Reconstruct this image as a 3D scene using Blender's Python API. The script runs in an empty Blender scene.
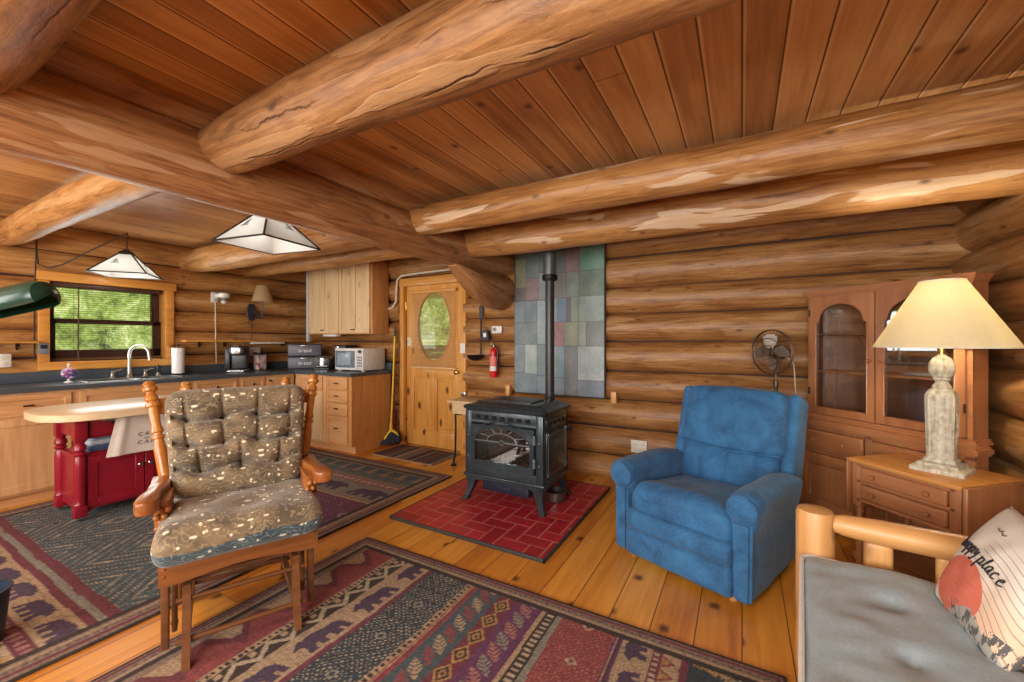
import bpy, bmesh, math, random
import numpy as np
from mathutils import Vector, Matrix, noise as mnoise
PI = math.pi
R = math.radians
sc = bpy.context.scene
COL = sc.collection
random.seed(7)

# ------------------------------------------------------------------ helpers
def lin(c):
    c = c / 255.0
    return c / 12.92 if c <= 0.04045 else ((c + 0.055) / 1.055) ** 2.4

def rgb(r, g, b):
    return (lin(r), lin(g), lin(b), 1.0)

class NT:
    def __init__(s, name):
        s.m = bpy.data.materials.new(name)
        s.m.use_nodes = True
        s.t = s.m.node_tree
        s.t.nodes.clear()
        s.out = s.t.nodes.new('ShaderNodeOutputMaterial')
    def n(s, kind, **kw):
        nd = s.t.nodes.new('ShaderNode' + kind)
        ins = kw.pop('ins', {})
        for k, v in kw.items():
            setattr(nd, k, v)
        for k, v in ins.items():
            s.set(nd.inputs[k], v)
        return nd
    def set(s, sock, v):
        if isinstance(v, bpy.types.NodeSocket):
            s.t.links.new(v, sock)
        else:
            sock.default_value = v
    def math(s, op, a, b=0.0, c=0.0, clamp=False):
        nd = s.t.nodes.new('ShaderNodeMath')
        nd.operation = op
        nd.use_clamp = clamp
        s.set(nd.inputs[0], a); s.set(nd.inputs[1], b); s.set(nd.inputs[2], c)
        return nd.outputs[0]
    def mix(s, f, a, b, blend='MIX'):
        nd = s.t.nodes.new('ShaderNodeMix')
        nd.data_type = 'RGBA'
        nd.blend_type = blend
        s.set(nd.inputs[0], f); s.set(nd.inputs[6], a); s.set(nd.inputs[7], b)
        return nd.outputs[2]
    def map(s, vec, scale=(1, 1, 1), loc=(0, 0, 0)):
        nd = s.n('Mapping')
        s.set(nd.inputs['Vector'], vec)
        s.set(nd.inputs['Scale'], scale)
        s.set(nd.inputs['Location'], loc)
        return nd.outputs[0]
    def noise(s, vec, scale=1.0, detail=4.0, rough=0.55, dist=0.0):
        nd = s.n('TexNoise')
        s.set(nd.inputs['Vector'], vec)
        nd.inputs['Scale'].default_value = scale
        nd.inputs['Detail'].default_value = detail
        nd.inputs['Roughness'].default_value = rough
        nd.inputs['Distortion'].default_value = dist
        return nd.outputs['Fac']
    def ramp(s, fac, stops):
        nd = s.n('ValToRGB')
        el = nd.color_ramp.elements
        while len(el) < len(stops):
            el.new(0.5)
        for e, (p, c) in zip(el, stops):
            e.position = p
            e.color = c
        s.set(nd.inputs[0], fac)
        return nd.outputs[0]
    def sm(s, v, a, b):
        nd = s.n('MapRange')
        nd.interpolation_type = 'SMOOTHSTEP'
        s.set(nd.inputs[0], v)
        nd.inputs[1].default_value = a; nd.inputs[2].default_value = b
        nd.inputs[3].default_value = 0.0; nd.inputs[4].default_value = 1.0
        return nd.outputs[0]
    def bsdf(s, color, rough=0.5, metal=0.0, bump=None, bstr=0.3, bdist=0.01, **kw):
        nd = s.n('BsdfPrincipled')
        s.set(nd.inputs['Base Color'], color)
        s.set(nd.inputs['Roughness'], rough)
        nd.inputs['Metallic'].default_value = metal
        for k, v in kw.items():
            s.set(nd.inputs[k.replace('_', ' ')], v)
        if bump is not None:
            b = s.n('Bump')
            b.inputs['Strength'].default_value = bstr
            b.inputs['Distance'].default_value = bdist
            s.set(b.inputs['Height'], bump)
            s.t.links.new(b.outputs[0], nd.inputs['Normal'])
        s.t.links.new(nd.outputs[0], s.out.inputs[0])
        return s.m

def plain(name, c, rough=0.5, metal=0.0, var=0.06, scale=30.0, bstr=0.0, **kw):
    t = NT(name)
    co = t.n('TexCoord').outputs['Object']
    nz = t.noise(co, scale, 3)
    a = rgb(*c)
    d = tuple(x * (1 - var * 2) for x in a[:3]) + (1,)
    l = tuple(min(1, x * (1 + var * 2)) for x in a[:3]) + (1,)
    col = t.ramp(nz, [(0.3, d), (0.7, l)])
    return t.bsdf(col, rough, metal, bump=nz if bstr else None, bstr=bstr, **kw)

def wood_obj(name, dark, light, axis='z', rough=0.35, knots=0.0, fine=1.0, coat=0.0):
    t = NT(name)
    co = t.n('TexCoord').outputs['Object']
    oi = t.n('ObjectInfo').outputs['Random']
    k = {'x': 0, 'y': 1, 'z': 2}[axis]
    sca = [26.0 * fine] * 3; sca[k] = 1.6 * fine
    off = t.n('CombineXYZ')
    t.set(off.inputs[0], t.math('MULTIPLY', oi, 37.0)); t.set(off.inputs[1], t.math('MULTIPLY', oi, 11.0))
    va = t.n('VectorMath'); va.operation = 'ADD'
    t.set(va.inputs[0], co); t.set(va.inputs[1], off.outputs[0])
    v = va.outputs[0]
    g = t.noise(t.map(v, sca), 1.0, 5, 0.6, 0.6)
    s2 = [5.0 * fine] * 3; s2[k] = 0.7 * fine
    g2 = t.noise(t.map(v, s2), 1.0, 2, 0.5, 1.2)
    f = t.math('ADD', t.math('MULTIPLY', g, 0.6), t.math('MULTIPLY', g2, 0.4))
    col = t.ramp(f, [(0.32, rgb(*dark)), (0.68, rgb(*light))])
    if knots:
        s3 = [6.0] * 3; s3[k] = 3.0
        vo = t.n('TexVoronoi'); t.set(vo.inputs['Vector'], t.map(v, s3)); vo.inputs['Scale'].default_value = 1.0
        kd = t.math('SUBTRACT', 1.0, t.sm(vo.outputs['Distance'], 0.08, 0.2))
        col = t.mix(t.math('MULTIPLY', kd, knots), col, rgb(int(dark[0] * .45), int(dark[1] * .38), int(dark[2] * .3)))
    return t.bsdf(col, rough, bump=g, bstr=0.08, bdist=0.004, Coat_Weight=coat, Coat_Roughness=0.15)

def log_mat(name, dark, mid, light, pale, patch=0.55, rough=0.33, cracks=0.0, bump=0.25):
    """peeled, varnished round log; UV u = metres along, v = metres around"""
    t = NT(name)
    uv = t.n('UVMap').outputs[0]
    g = t.noise(t.map(uv, (3.0, 46, 1)), 1.0, 7, 0.68, 1.0)
    g2 = t.noise(t.map(uv, (1.6, 4.2, 1)), 1.0, 5, 0.6, 0.8)
    f = t.math('ADD', t.math('MULTIPLY', g, 0.62), t.math('MULTIPLY', g2, 0.38))
    col = t.ramp(f, [(0.36, rgb(*dark)), (0.5, rgb(*mid)), (0.64, rgb(*light))])
    # weathered streaks and scrape marks
    g3 = t.noise(t.map(uv, (7.0, 16.0, 1), (1.7, 4.4, 0)), 1.0, 6, 0.7, 1.2)
    col = t.mix(t.math('MULTIPLY', t.sm(g3, 0.56, 0.74), 0.55), col, rgb(int(dark[0] * .8), int(dark[1] * .74), int(dark[2] * .66)))
    # drawknife flats: pale, sharp-edged lens shapes; log_beam paints gloss highlights into them
    pn = t.noise(t.map(uv, (1.1, 8.0, 1), (3.3, 8.1, 0)), 1.0, 3, 0.5, 0.4)
    pm = t.sm(pn, 0.585, 0.61)
    pm2 = t.math('MULTIPLY', pm, patch)
    pg = t.noise(t.map(uv, (3, 60, 1)), 1.0, 3)
    pc = t.mix(pg, rgb(*pale), rgb(*light))
    col = t.mix(pm2, col, pc)
    # knots
    vo = t.n('TexVoronoi', voronoi_dimensions='2D'); t.set(vo.inputs['Vector'], t.map(uv, (2.2, 4.6, 1))); vo.inputs['Scale'].default_value = 1.0
    keep = t.math('GREATER_THAN', t.n('SeparateColor', ins={0: vo.outputs['Color']}).outputs[0], 0.6)
    kd = t.math('MULTIPLY', t.math('SUBTRACT', 1.0, t.sm(t.math('ADD', vo.outputs['Distance'], t.math('MULTIPLY', g, 0.05)), 0.035, 0.115)), keep)
    col = t.mix(t.math('MULTIPLY', kd, 0.72), col, rgb(int(dark[0] * .5), int(dark[1] * .42), int(dark[2] * .35)))
    h = t.math('ADD', t.math('MULTIPLY', g2, 1.0), t.math('MULTIPLY', pm, 0.35))
    h = t.math('ADD', h, t.math('MULTIPLY', g3, 0.45))
    if cracks:
        s = t.n('SeparateXYZ'); t.set(s.inputs[0], uv)
        wob = t.noise(t.map(uv, (1.5, 0.2, 1)), 1.0, 7, 0.62)
        for k, (v0, amp) in enumerate(((0.22, 0.16), (0.52, 0.2), (0.40, 0.12))):
            d = t.math('ABSOLUTE', t.math('SUBTRACT', t.math('ADD', s.outputs[1], t.math('MULTIPLY', wob, amp)), v0 + amp * .5))
            msk = t.sm(t.noise(t.map(uv, (1.3, 0.3, 1), (k * 7.7, 3.1, 0)), 1.0, 2), 0.48, 0.56)
            line = t.math('MULTIPLY', t.math('SUBTRACT', 1.0, t.sm(d, 0.0008, 0.0055)), msk)
            line = t.math('MULTIPLY', line, cracks)
            col = t.mix(line, col, rgb(45, 26, 12))
            h = t.math('SUBTRACT', h, line)
    rg = t.math('ADD', rough, t.math('MULTIPLY', g, 0.18))
    return t.bsdf(col, rg, bump=h, bstr=bump, bdist=0.02)

def plank_mat(name, w, dark, mid, light, groove, rough=0.35, length=3.0, knot=0.8, gw=0.02, edge=None, bump=0.4, kscale=2.6, axis=0, kkeep=0.4):
    t = NT(name)
    co = t.n('TexCoord').outputs['Object']
    s = t.n('SeparateXYZ'); t.set(s.inputs[0], co)
    px, py = (s.outputs[0], s.outputs[1]) if axis == 0 else (s.outputs[1], s.outputs[0])
    xs = t.math('DIVIDE', px, w)
    idx = t.math('FLOOR', xs)
    fr = t.math('FRACT', xs)
    wn = t.n('TexWhiteNoise', noise_dimensions='1D'); t.set(wn.inputs['W'], idx)
    rnd = wn.outputs['Value']
    ys = t.math('DIVIDE', t.math('ADD', py, t.math('MULTIPLY', rnd, length * 3)), length)
    yi = t.math('FLOOR', ys); yf = t.math('FRACT', ys)
    wn2 = t.n('TexWhiteNoise', noise_dimensions='2D')
    cv = t.n('CombineXYZ'); t.set(cv.inputs[0], idx); t.set(cv.inputs[1], yi)
    t.set(wn2.inputs['Vector'], cv.outputs[0])
    r2 = wn2.outputs['Value']
    pv = t.n('CombineXYZ')
    t.set(pv.inputs[0], t.math('ADD', px, t.math('MULTIPLY', r2, 13.0)))
    t.set(pv.inputs[1], t.math('ADD', py, t.math('MULTIPLY', r2, 29.0)))
    v = pv.outputs[0]
    g = t.noise(t.map(v, (32, 1.6, 1)), 1.0, 5, 0.6, 0.7)
    g2 = t.noise(t.map(v, (7, 0.9, 1)), 1.0, 3, 0.5, 1.5)
    f = t.math('ADD', t.math('MULTIPLY', g, 0.4), t.math('MULTIPLY', g2, 0.35))
    f = t.math('ADD', f, t.math('MULTIPLY', r2, 0.25))
    col = t.ramp(f, [(0.28, rgb(*dark)), (0.5, rgb(*mid)), (0.72, rgb(*light))])
    vo = t.n('TexVoronoi', voronoi_dimensions='2D'); t.set(vo.inputs['Vector'], t.map(v, (kscale * 1.25, kscale, 1))); vo.inputs['Scale'].default_value = 1.0
    keep = t.math('GREATER_THAN', t.n('SeparateColor', ins={0: vo.outputs['Color']}).outputs[1], kkeep)
    kd = t.math('MULTIPLY', t.math('SUBTRACT', 1.0, t.sm(t.math('ADD', vo.outputs['Distance'], t.math('MULTIPLY', g, 0.07)), 0.045, 0.13)), keep)
    col = t.mix(t.math('MULTIPLY', kd, knot), col, rgb(int(dark[0] * .42), int(dark[1] * .33), int(dark[2] * .25)))
    e = t.math('MINIMUM', fr, t.math('SUBTRACT', 1.0, fr))
    gl = t.math('SUBTRACT', 1.0, t.sm(e, gw * 0.4, gw))
    e2 = t.math('MULTIPLY', t.math('MINIMUM', yf, t.math('SUBTRACT', 1.0, yf)), length / w)
    gl2 = t.math('SUBTRACT', 1.0, t.sm(e2, gw * 0.3, gw * 0.7))
    gl = t.math('MAXIMUM', gl, gl2)
    if edge:
        ed = t.math('MULTIPLY', t.sm(fr, gw * 1.0, gw * 1.6), t.math('SUBTRACT', 1.0, t.sm(fr, gw * 3.2, gw * 3.8)))
        col = t.mix(t.math('MULTIPLY', ed, 0.6), col, rgb(*edge))
    col = t.mix(gl, col, rgb(*groove))
    h = t.math('SUBTRACT', t.math('MULTIPLY', g, 0.12), gl)
    rg = t.math('ADD', rough, t.math('MULTIPLY', g2, 0.15))
    return t.bsdf(col, rg, bump=h, bstr=bump, bdist=0.006)

# ---- geometry
def box(bm, c, s, bev=0.0, seg=2, M=None):
    r = bmesh.ops.create_cube(bm, size=1.0)
    vs = r['verts']
    for v in vs:
        v.co = Vector((c[0] + v.co.x * s[0], c[1] + v.co.y * s[1], c[2] + v.co.z * s[2]))
        if M is not None:
            v.co = M @ v.co
    if bev > 0:
        es = list({e for v in vs for e in v.link_edges})
        bmesh.ops.bevel(bm, geom=es, offset=bev, segments=seg, profile=0.5, affect='EDGES')

def box2(bm, a, b, bev=0.0, seg=2, M=None):
    c = [(a[i] + b[i]) / 2 for i in range(3)]
    s = [abs(b[i] - a[i]) for i in range(3)]
    box(bm, c, s, bev, seg, M)

def rings_to_faces(bm, rings, cap0=True, cap1=True, close=True):
    vr = [[bm.verts.new(p) for p in ring] for ring in rings]
    n = len(vr[0])
    for a, b in zip(vr[:-1], vr[1:]):
        rg = range(n) if close else range(n - 1)
        for i in rg:
            j = (i + 1) % n
            try:
                bm.faces.new((a[i], a[j], b[j], b[i]))
            except ValueError:
                pass
    if cap0:
        bm.faces.new(list(reversed(vr[0])))
    if cap1:
        bm.faces.new(vr[-1])
    return vr

def tube(bm, pts, rad, n=10, cap=True, closed=False):
    pts = [Vector(p) for p in pts]
    m = len(pts)
    if not hasattr(rad, '__len__'):
        rad = [rad] * m
    rings = []
    prev = None
    for i, p in enumerate(pts):
        if closed:
            d = pts[(i + 1) % m] - pts[i - 1]
        else:
            d = pts[min(i + 1, m - 1)] - pts[max(i - 1, 0)]
        d.normalize()
        if prev is None:
            up = Vector((0, 0, 1)) if abs(d.z) < 0.9 else Vector((1, 0, 0))
            x = d.cross(up).normalized()
        else:
            x = (prev - d * prev.dot(d)).normalized()
        prev = x
        y = d.cross(x)
        rings.append([p + (x * math.cos(2 * PI * k / n) + y * math.sin(2 * PI * k / n)) * rad[i] for k in range(n)])
    if closed:
        rings.append(rings[0])
        rings_to_faces(bm, rings, False, False)
        bmesh.ops.remove_doubles(bm, verts=bm.verts[:], dist=1e-6)
    else:
        rings_to_faces(bm, rings, cap, cap)

def lathe(bm, prof, c=(0, 0, 0), n=24, M=None, sq=0.0):
    """prof: (r, z) bottom to top"""
    rings = []
    for r, z in prof:
        ring = []
        for k in range(n):
            a = 2 * PI * k / n
            p = Vector((c[0] + r * math.cos(a), c[1] + r * math.sin(a), c[2] + z))
            ring.append(M @ p if M is not None else p)
        rings.append(ring)
    rings_to_faces(bm, rings)

def prism(bm, poly, t0, t1, plane='xy', M=None):
    def P(a, b, t):
        p = {'xy': (a, b, t), 'xz': (a, t, b), 'yz': (t, a, b)}[plane]
        v = Vector(p)
        return M @ v if M is not None else v
    rings_to_faces(bm, [[P(a, b, t0) for a, b in poly], [P(a, b, t1) for a, b in poly]])

def soft(bm, c, s, r, n=8, fn=None, M=None):
    """rounded, finely divided block; fn(x,y,z)->(x,y,z) in local metres before placing"""
    hx, hy, hz = s[0] / 2, s[1] / 2, s[2] / 2
    r = min(r, hx, hy, hz)
    cache = {}
    def vert(p):
        key = (round(p[0], 5), round(p[1], 5), round(p[2], 5))
        if key in cache:
            return cache[key]
        q = Vector((p[0] * hx, p[1] * hy, p[2] * hz))
        inner = Vector((max(-hx + r, min(hx - r, q.x)), max(-hy + r, min(hy - r, q.y)), max(-hz + r, min(hz - r, q.z))))
        d = q - inner
        if d.length > 1e-9:
            q = inner + d.normalized() * r
        if fn:
            q = Vector(fn(q.x, q.y, q.z))
        q = q + Vector(c)
        if M is not None:
            q = M @ q
        v = bm.verts.new(q)
        cache[key] = v
        return v
    def lat(m, h):
        # parameter positions, denser toward edges
        e = r / h
        out = [-1, -1 + e * .3, -1 + e * .65, -1 + e]
        k = max(1, m)
        if e < 0.98:
            for i in range(1, k):
                out.append(-1 + e + (2 - 2 * e) * i / k)
            out += [1 - e]
        out += [1 - e * .65, 1 - e * .3, 1]
        return sorted(set(round(o, 6) for o in out))
    def nn(h):
        return n if not hasattr(n, '__len__') else n[h]
    ax = [lat(nn(0), hx), lat(nn(1), hy), lat(nn(2), hz)]
    for k in range(3):
        i, j = (k + 1) % 3, (k + 2) % 3
        for sgn in (-1, 1):
            A, B = ax[i], ax[j]
            for a in range(len(A) - 1):
                for b in range(len(B) - 1):
                    q = []
                    for (aa, bb) in ((a, b), (a + 1, b), (a + 1, b + 1), (a, b + 1)):
                        p = [0, 0, 0]
                        p[k] = sgn; p[i] = A[aa]; p[j] = B[bb]
                        q.append(vert(p))
                    if sgn < 0:
                        q.reverse()
                    if len(set(q)) == 4:
                        try:
                            bm.faces.new(q)
                        except ValueError:
                            pass

def plate_hole(bm, rect, hole, y0, y1, M=None, n=72):
    """plate in xz between y0,y1 with a star-shaped hole (list of (x,z))"""
    x0, z0, x1, z1 = rect
    cx = sum(p[0] for p in hole) / len(hole); cz = sum(p[1] for p in hole) / len(hole)
    angs = [2 * PI * k / n for k in range(n)]
    for X in (x0, x1):
        for Z in (z0, z1):
            angs.append(math.atan2(Z - cz, X - cx) % (2 * PI))
    for p in hole:
        angs.append(math.atan2(p[1] - cz, p[0] - cx) % (2 * PI))
    angs = sorted(set(round(a, 5) for a in angs))
    def outer(a):
        dx, dz = math.cos(a), math.sin(a)
        t = 1e9
        if dx > 1e-9: t = min(t, (x1 - cx) / dx)
        if dx < -1e-9: t = min(t, (x0 - cx) / dx)
        if dz > 1e-9: t = min(t, (z1 - cz) / dz)
        if dz < -1e-9: t = min(t, (z0 - cz) / dz)
        return cx + dx * t, cz + dz * t
    def inner(a):
        dx, dz = math.cos(a), math.sin(a)
        best = 0
        m = len(hole)
        for k in range(m):
            ax_, az_ = hole[k][0] - cx, hole[k][1] - cz
            bx_, bz_ = hole[(k + 1) % m][0] - cx, hole[(k + 1) % m][1] - cz
            ex, ez = bx_ - ax_, bz_ - az_
            den = dx * ez - dz * ex
            if abs(den) < 1e-12: continue
            t = (ax_ * ez - az_ * ex) / den
            u = (ax_ * dz - az_ * dx) / den
            if t > 0 and -1e-4 <= u <= 1 + 1e-4:
                best = max(best, t)
        return cx + dx * best, cz + dz * best
    def V(p, y):
        v = Vector((p[0], y, p[1]))
        return bm.verts.new(M @ v if M is not None else v)
    O = [outer(a) for a in angs]; I = [inner(a) for a in angs]
    of, ob = [V(p, y0) for p in O], [V(p, y1) for p in O]
    jf, jb = [V(p, y0) for p in I], [V(p, y1) for p in I]
    m = len(angs)
    for k in range(m):
        l = (k + 1) % m
        bm.faces.new((of[k], of[l], jf[l], jf[k]))
        bm.faces.new((ob[l], ob[k], jb[k], jb[l]))
        bm.faces.new((of[l], of[k], ob[k], ob[l]))
        bm.faces.new((jf[k], jf[l], jb[l], jb[k]))

def frames(p0, p1):
    d = (p1 - p0).normalized()
    x = d.cross(Vector((0, 0, 1))).normalized()
    y = x.cross(d)
    return d, x, y

def log(bm, p0, p1, r0, r1=None, seed=0, n=20, wob=0.03, seam=0.0, step=0.13, cope=None, zs=1.0):
    """round log with UVs; seam = start angle of the UV wrap"""
    uvl = bm.loops.layers.uv.verify()
    r1 = r0 if r1 is None else r1
    p0, p1 = Vector(p0), Vector(p1)
    L = (p1 - p0).length
    d, x, y = frames(p0, p1)
    m = max(2, int(L / step))
    vr = []
    so = seed * 3.71
    for i in range(m + 1):
        t = i / m
        row = []
        bend = Vector((mnoise.noise((t * L * 0.7, so, 1.3)), mnoise.noise((t * L * .7, so, 7.7)), 0))
        c = p0.lerp(p1, t) + (x * bend.x + y * bend.y) * r0 * 0.08
        for k in range(n):
            a = seam + 2 * PI * k / n
            rr = r0 + (r1 - r0) * t
            rr *= 1 + wob * mnoise.noise((t * L * 1.6 + so, math.cos(a) * 1.2, math.sin(a) * 1.2)) + wob * .5 * mnoise.noise((t * L * 5 + so, math.cos(a) * 2, math.sin(a) * 2))
            if cope:
                rr *= cope(t * L, L)
            row.append(bm.verts.new(c + x * math.cos(a) * rr + y * math.sin(a) * rr * zs))
        vr.append(row)
    ou, ov = (seed * 0.618) % 1 * 40, 0.0
    for i in range(m):
        for k in range(n):
            j = (k + 1) % n
            f = bm.faces.new((vr[i][k], vr[i + 1][k], vr[i + 1][j], vr[i][j]))
            us = (i / m * L, (i + 1) / m * L)
            vs = (k / n * 2 * PI * r0, (k + 1) / n * 2 * PI * r0)
            for lp, (u, v) in zip(f.loops, ((us[0], vs[0]), (us[1], vs[0]), (us[1], vs[1]), (us[0], vs[1]))):
                lp[uvl].uv = (u + ou, v + ov)
    for row, rev in ((vr[0], False), (vr[-1], True)):
        f = bm.faces.new(row if not rev else list(reversed(row)))
        for lp in f.loops:
            q = lp.vert.co
            lp[uvl].uv = (ou + q.z, q.x * .2)

def obj(name, bm, mat, parent=None, smooth=True, ang=38, kind=None, loc=None, rot=None):
    me = bpy.data.meshes.new(name)
    bmesh.ops.recalc_face_normals(bm, faces=bm.faces[:])
    if smooth:
        ca = math.radians(ang)
        for f in bm.faces:
            f.smooth = True
        for e in bm.edges:
            if len(e.link_faces) == 2:
                e.smooth = e.calc_face_angle(0.0) < ca
    bm.to_mesh(me); bm.free()
    for m in (mat if isinstance(mat, (list, tuple)) else [mat]):
        me.materials.append(m)
    o = bpy.data.objects.new(name, me)
    COL.objects.link(o)
    if parent is not None:
        o.parent = parent
    if kind:
        o['kind'] = kind
    if loc: o.location = loc
    if rot: o.rotation_euler = rot
    return o

def thing(name, label, cat, loc=(0, 0, 0), rotz=0.0, group=None, rot=None):
    o = bpy.data.objects.new(name, None)
    o.empty_display_size = 0.1
    COL.objects.link(o)
    o.location = loc
    o.rotation_euler = rot if rot else (0, 0, rotz)
    o['label'] = label; o['category'] = cat
    if group: o['group'] = group
    return o

def tag(o, label, cat, group=None):
    o['label'] = label; o['category'] = cat
    if group: o['group'] = group
    return o

def B():
    return bmesh.new()

def text_mesh(name, s, size, mat, parent, M, ext=0.0006, align='CENTER', shear=0.0):
    cu = bpy.data.curves.new(name, 'FONT')
    cu.body = s; cu.size = size; cu.extrude = ext
    cu.align_x = align; cu.align_y = 'CENTER'; cu.shear = shear
    o = bpy.data.objects.new(name + '_tmp', cu)
    COL.objects.link(o)
    dg = bpy.context.evaluated_depsgraph_get()
    me = bpy.data.meshes.new_from_object(o.evaluated_get(dg))
    bpy.data.objects.remove(o); bpy.data.curves.remove(cu)
    me.transform(M)
    me.name = name
    me.materials.clear(); me.materials.append(mat)
    q = bpy.data.objects.new(name, me)
    COL.objects.link(q); q.parent = parent
    return q

# ------------------------------------------------------------------ materials
LOGW = log_mat('log_wall', (106, 66, 34), (158, 110, 62), (188, 142, 88), (214, 182, 138), 0.35, 0.36)
LOGK = log_mat('log_kitchen', (122, 80, 40), (178, 126, 70), (206, 158, 98), (228, 198, 154), 0.3, 0.38)
LOGB = log_mat('log_beam', (122, 78, 40), (172, 122, 70), (198, 150, 92), (244, 228, 204), 0.8, 0.3)  # flats whitened further: varnish highlights put into the colour
LOGG = log_mat('log_girder', (112, 72, 42), (164, 114, 70), (192, 144, 98), (222, 190, 150), 0.5, 0.36)
LOGC = log_mat('log_cracked', (104, 68, 38), (156, 110, 66), (184, 138, 88), (212, 178, 134), 0.45, 0.38, cracks=0.85, bump=0.4)
CEIL = plank_mat('ceiling_boards', 0.138, (144, 98, 56), (196, 146, 92), (226, 180, 120), (84, 50, 26), 0.34, 14.0, 0.75, 0.028, (232, 194, 140), 0.5, 2.4, kkeep=.45)
FLOOR = plank_mat('floor_boards', 0.185, (164, 92, 26), (204, 134, 46), (228, 166, 74), (84, 44, 16), 0.24, 3.2, 0.9, 0.016, None, 0.25, 2.0, kkeep=.15)
CHINK = plain('log_seam', (62, 36, 18), 0.8)
PINE = wood_obj('knotty_pine', (190, 124, 52), (228, 172, 92), 'z', 0.32, 0.9)
PINEX = wood_obj('knotty_pine_cross', (190, 124, 52), (228, 172, 92), 'x', 0.32, 0.9)
PINEY = wood_obj('pine_trim_long', (186, 118, 48), (224, 164, 82), 'y', 0.32, 0.7)
HICK = wood_obj('cabinet_hickory', (196, 142, 92), (226, 182, 132), 'z', 0.4, 0.25)
HICKX = wood_obj('cabinet_hickory_cross', (190, 134, 84), (222, 174, 122), 'x', 0.4, 0.2)
HICKL = wood_obj('cabinet_pale_hickory', (206, 170, 122), (232, 204, 160), 'z', 0.42, 0.35)
HICKS = wood_obj('cabinet_side_panel', (190, 130, 72), (220, 162, 98), 'z', 0.4, 0.2)
MAPLE = wood_obj('hutch_maple', (142, 90, 56), (182, 124, 82), 'z', 0.3)
MAPLEX = wood_obj('hutch_maple_cross', (142, 90, 56), (184, 126, 84), 'x', 0.3)
MAPLET = wood_obj('table_maple_top', (186, 122, 58), (212, 152, 84), 'x', 0.22)
OAK = wood_obj('glider_oak', (156, 90, 32), (204, 138, 62), 'z', 0.25, 0.0, 1.0, 0.2)
OAKD = wood_obj('glider_oak_base', (88, 54, 30), (128, 82, 48), 'x', 0.3)
OAKA = wood_obj('glider_oak_arm', (132, 74, 32), (172, 108, 54), 'y', 0.3, 0.0, 1.0, 0.1)
LODGE = wood_obj('futon_pine', (196, 140, 82), (226, 176, 112), 'z', 0.38, 0.5)
LODGEX = wood_obj('futon_pine_rail', (196, 140, 82), (230, 180, 116), 'x', 0.38, 0.5)
WORK = plain('worktop_laminate', (70, 80, 88), 0.28, 0, 0.12, 120)
STEEL = plain('stainless', (190, 192, 194), 0.25, 1.0, 0.03)
CHROME = plain('chrome', (215, 215, 215), 0.12, 1.0, 0.02)
NICKEL = plain('brushed_nickel', (186, 182, 172), 0.3, 1.0, 0.03)
BLACKM = plain('black_metal', (36, 36, 38), 0.4, 0.6)
BRONZE = plain('dark_bronze', (60, 48, 40), 0.4, 0.7)
IRON = plain('cast_iron_enamel', (54, 66, 72), 0.26, 0.3, 0.1, 40)
IRONHI = plain('iron_trim_highlight', (122, 134, 138), 0.3, 0.5)  # trim in paler iron, edge highlights put into its colour
PIPEM = plain('stove_pipe_paint', (58, 60, 62), 0.35, 0.4)
PIPEG = plain('pipe_sleeve', (104, 108, 108), 0.35, 0.6)
WHITE = plain('white_plastic', (226, 224, 218), 0.4)
IVORY = plain('ivory_plastic', (226, 214, 186), 0.4)
PAPER = plain('paper_white', (236, 236, 234), 0.8)
BLACKP = plain('black_plastic', (30, 32, 36), 0.35)
GREYP = plain('grey_plastic', (120, 130, 140), 0.4)
REDP = plain('red_paint', (140, 22, 40), 0.3, 0, 0.05, 8)
REDX = plain('extinguisher_red', (206, 36, 40), 0.3)
BRASS = plain('brass', (196, 154, 84), 0.25, 1.0)
YELLOW = plain('yellow_plastic', (226, 190, 40), 0.4)
MAROON = plain('maroon_paint', (120, 36, 44), 0.4)
BRISTLE = plain('broom_bristles', (44, 50, 62), 0.9, 0, 0.2, 200)
TAN = plain('desk_laminate', (206, 178, 138), 0.4)
WTOP = wood_obj('island_butcher', (212, 184, 140), (228, 206, 168), 'y', 0.3)
LEAD = plain('lamp_came', (58, 50, 46), 0.5, 0.5)
GREENM = plain('green_enamel', (22, 56, 44), 0.25)
BOARD = plain('panel_board', (70, 52, 38), 0.7)
BLIND = plain('brown_blind', (74, 44, 32), 0.45)
BLINDP = wood_obj('pale_blind', (206, 164, 108), (226, 190, 138), 'x', 0.45)
MORTAR = plain('hearth_edge', (54, 54, 52), 0.6)
CORD = plain('cord_white', (214, 204, 186), 0.6)
CORDD = plain('cord_dark', (52, 40, 32), 0.6)

def glass_mat(name, tint=(1, 1, 1, 1), rough=0.0, refl=0.08):
    t = NT(name)
    tr = t.n('BsdfTransparent', ins={'Color': tint})
    gl = t.n('BsdfGlossy', ins={'Color': (1, 1, 1, 1), 'Roughness': rough})
    lw = t.n('LayerWeight', ins={'Blend': 0.25})
    fac = t.math('ADD', t.math('MULTIPLY', lw.outputs['Fresnel'], 0.5), refl)
    mx = t.n('MixShader'); t.set(mx.inputs[0], fac)
    t.t.links.new(tr.outputs[0], mx.inputs[1]); t.t.links.new(gl.outputs[0], mx.inputs[2])
    t.t.links.new(mx.outputs[0], t.out.inputs[0])
    return t.m
GLASS = glass_mat('window_glass', (1, 1, 1, 1), 0.0, 0.015)
GLASSD = glass_mat('cabinet_glass', (0.86, 0.86, 0.86, 1), 0.02, 0.10)
GLASSS = glass_mat('stove_glass', (0.75, 0.75, 0.75, 1), 0.03, 0.12)

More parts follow.
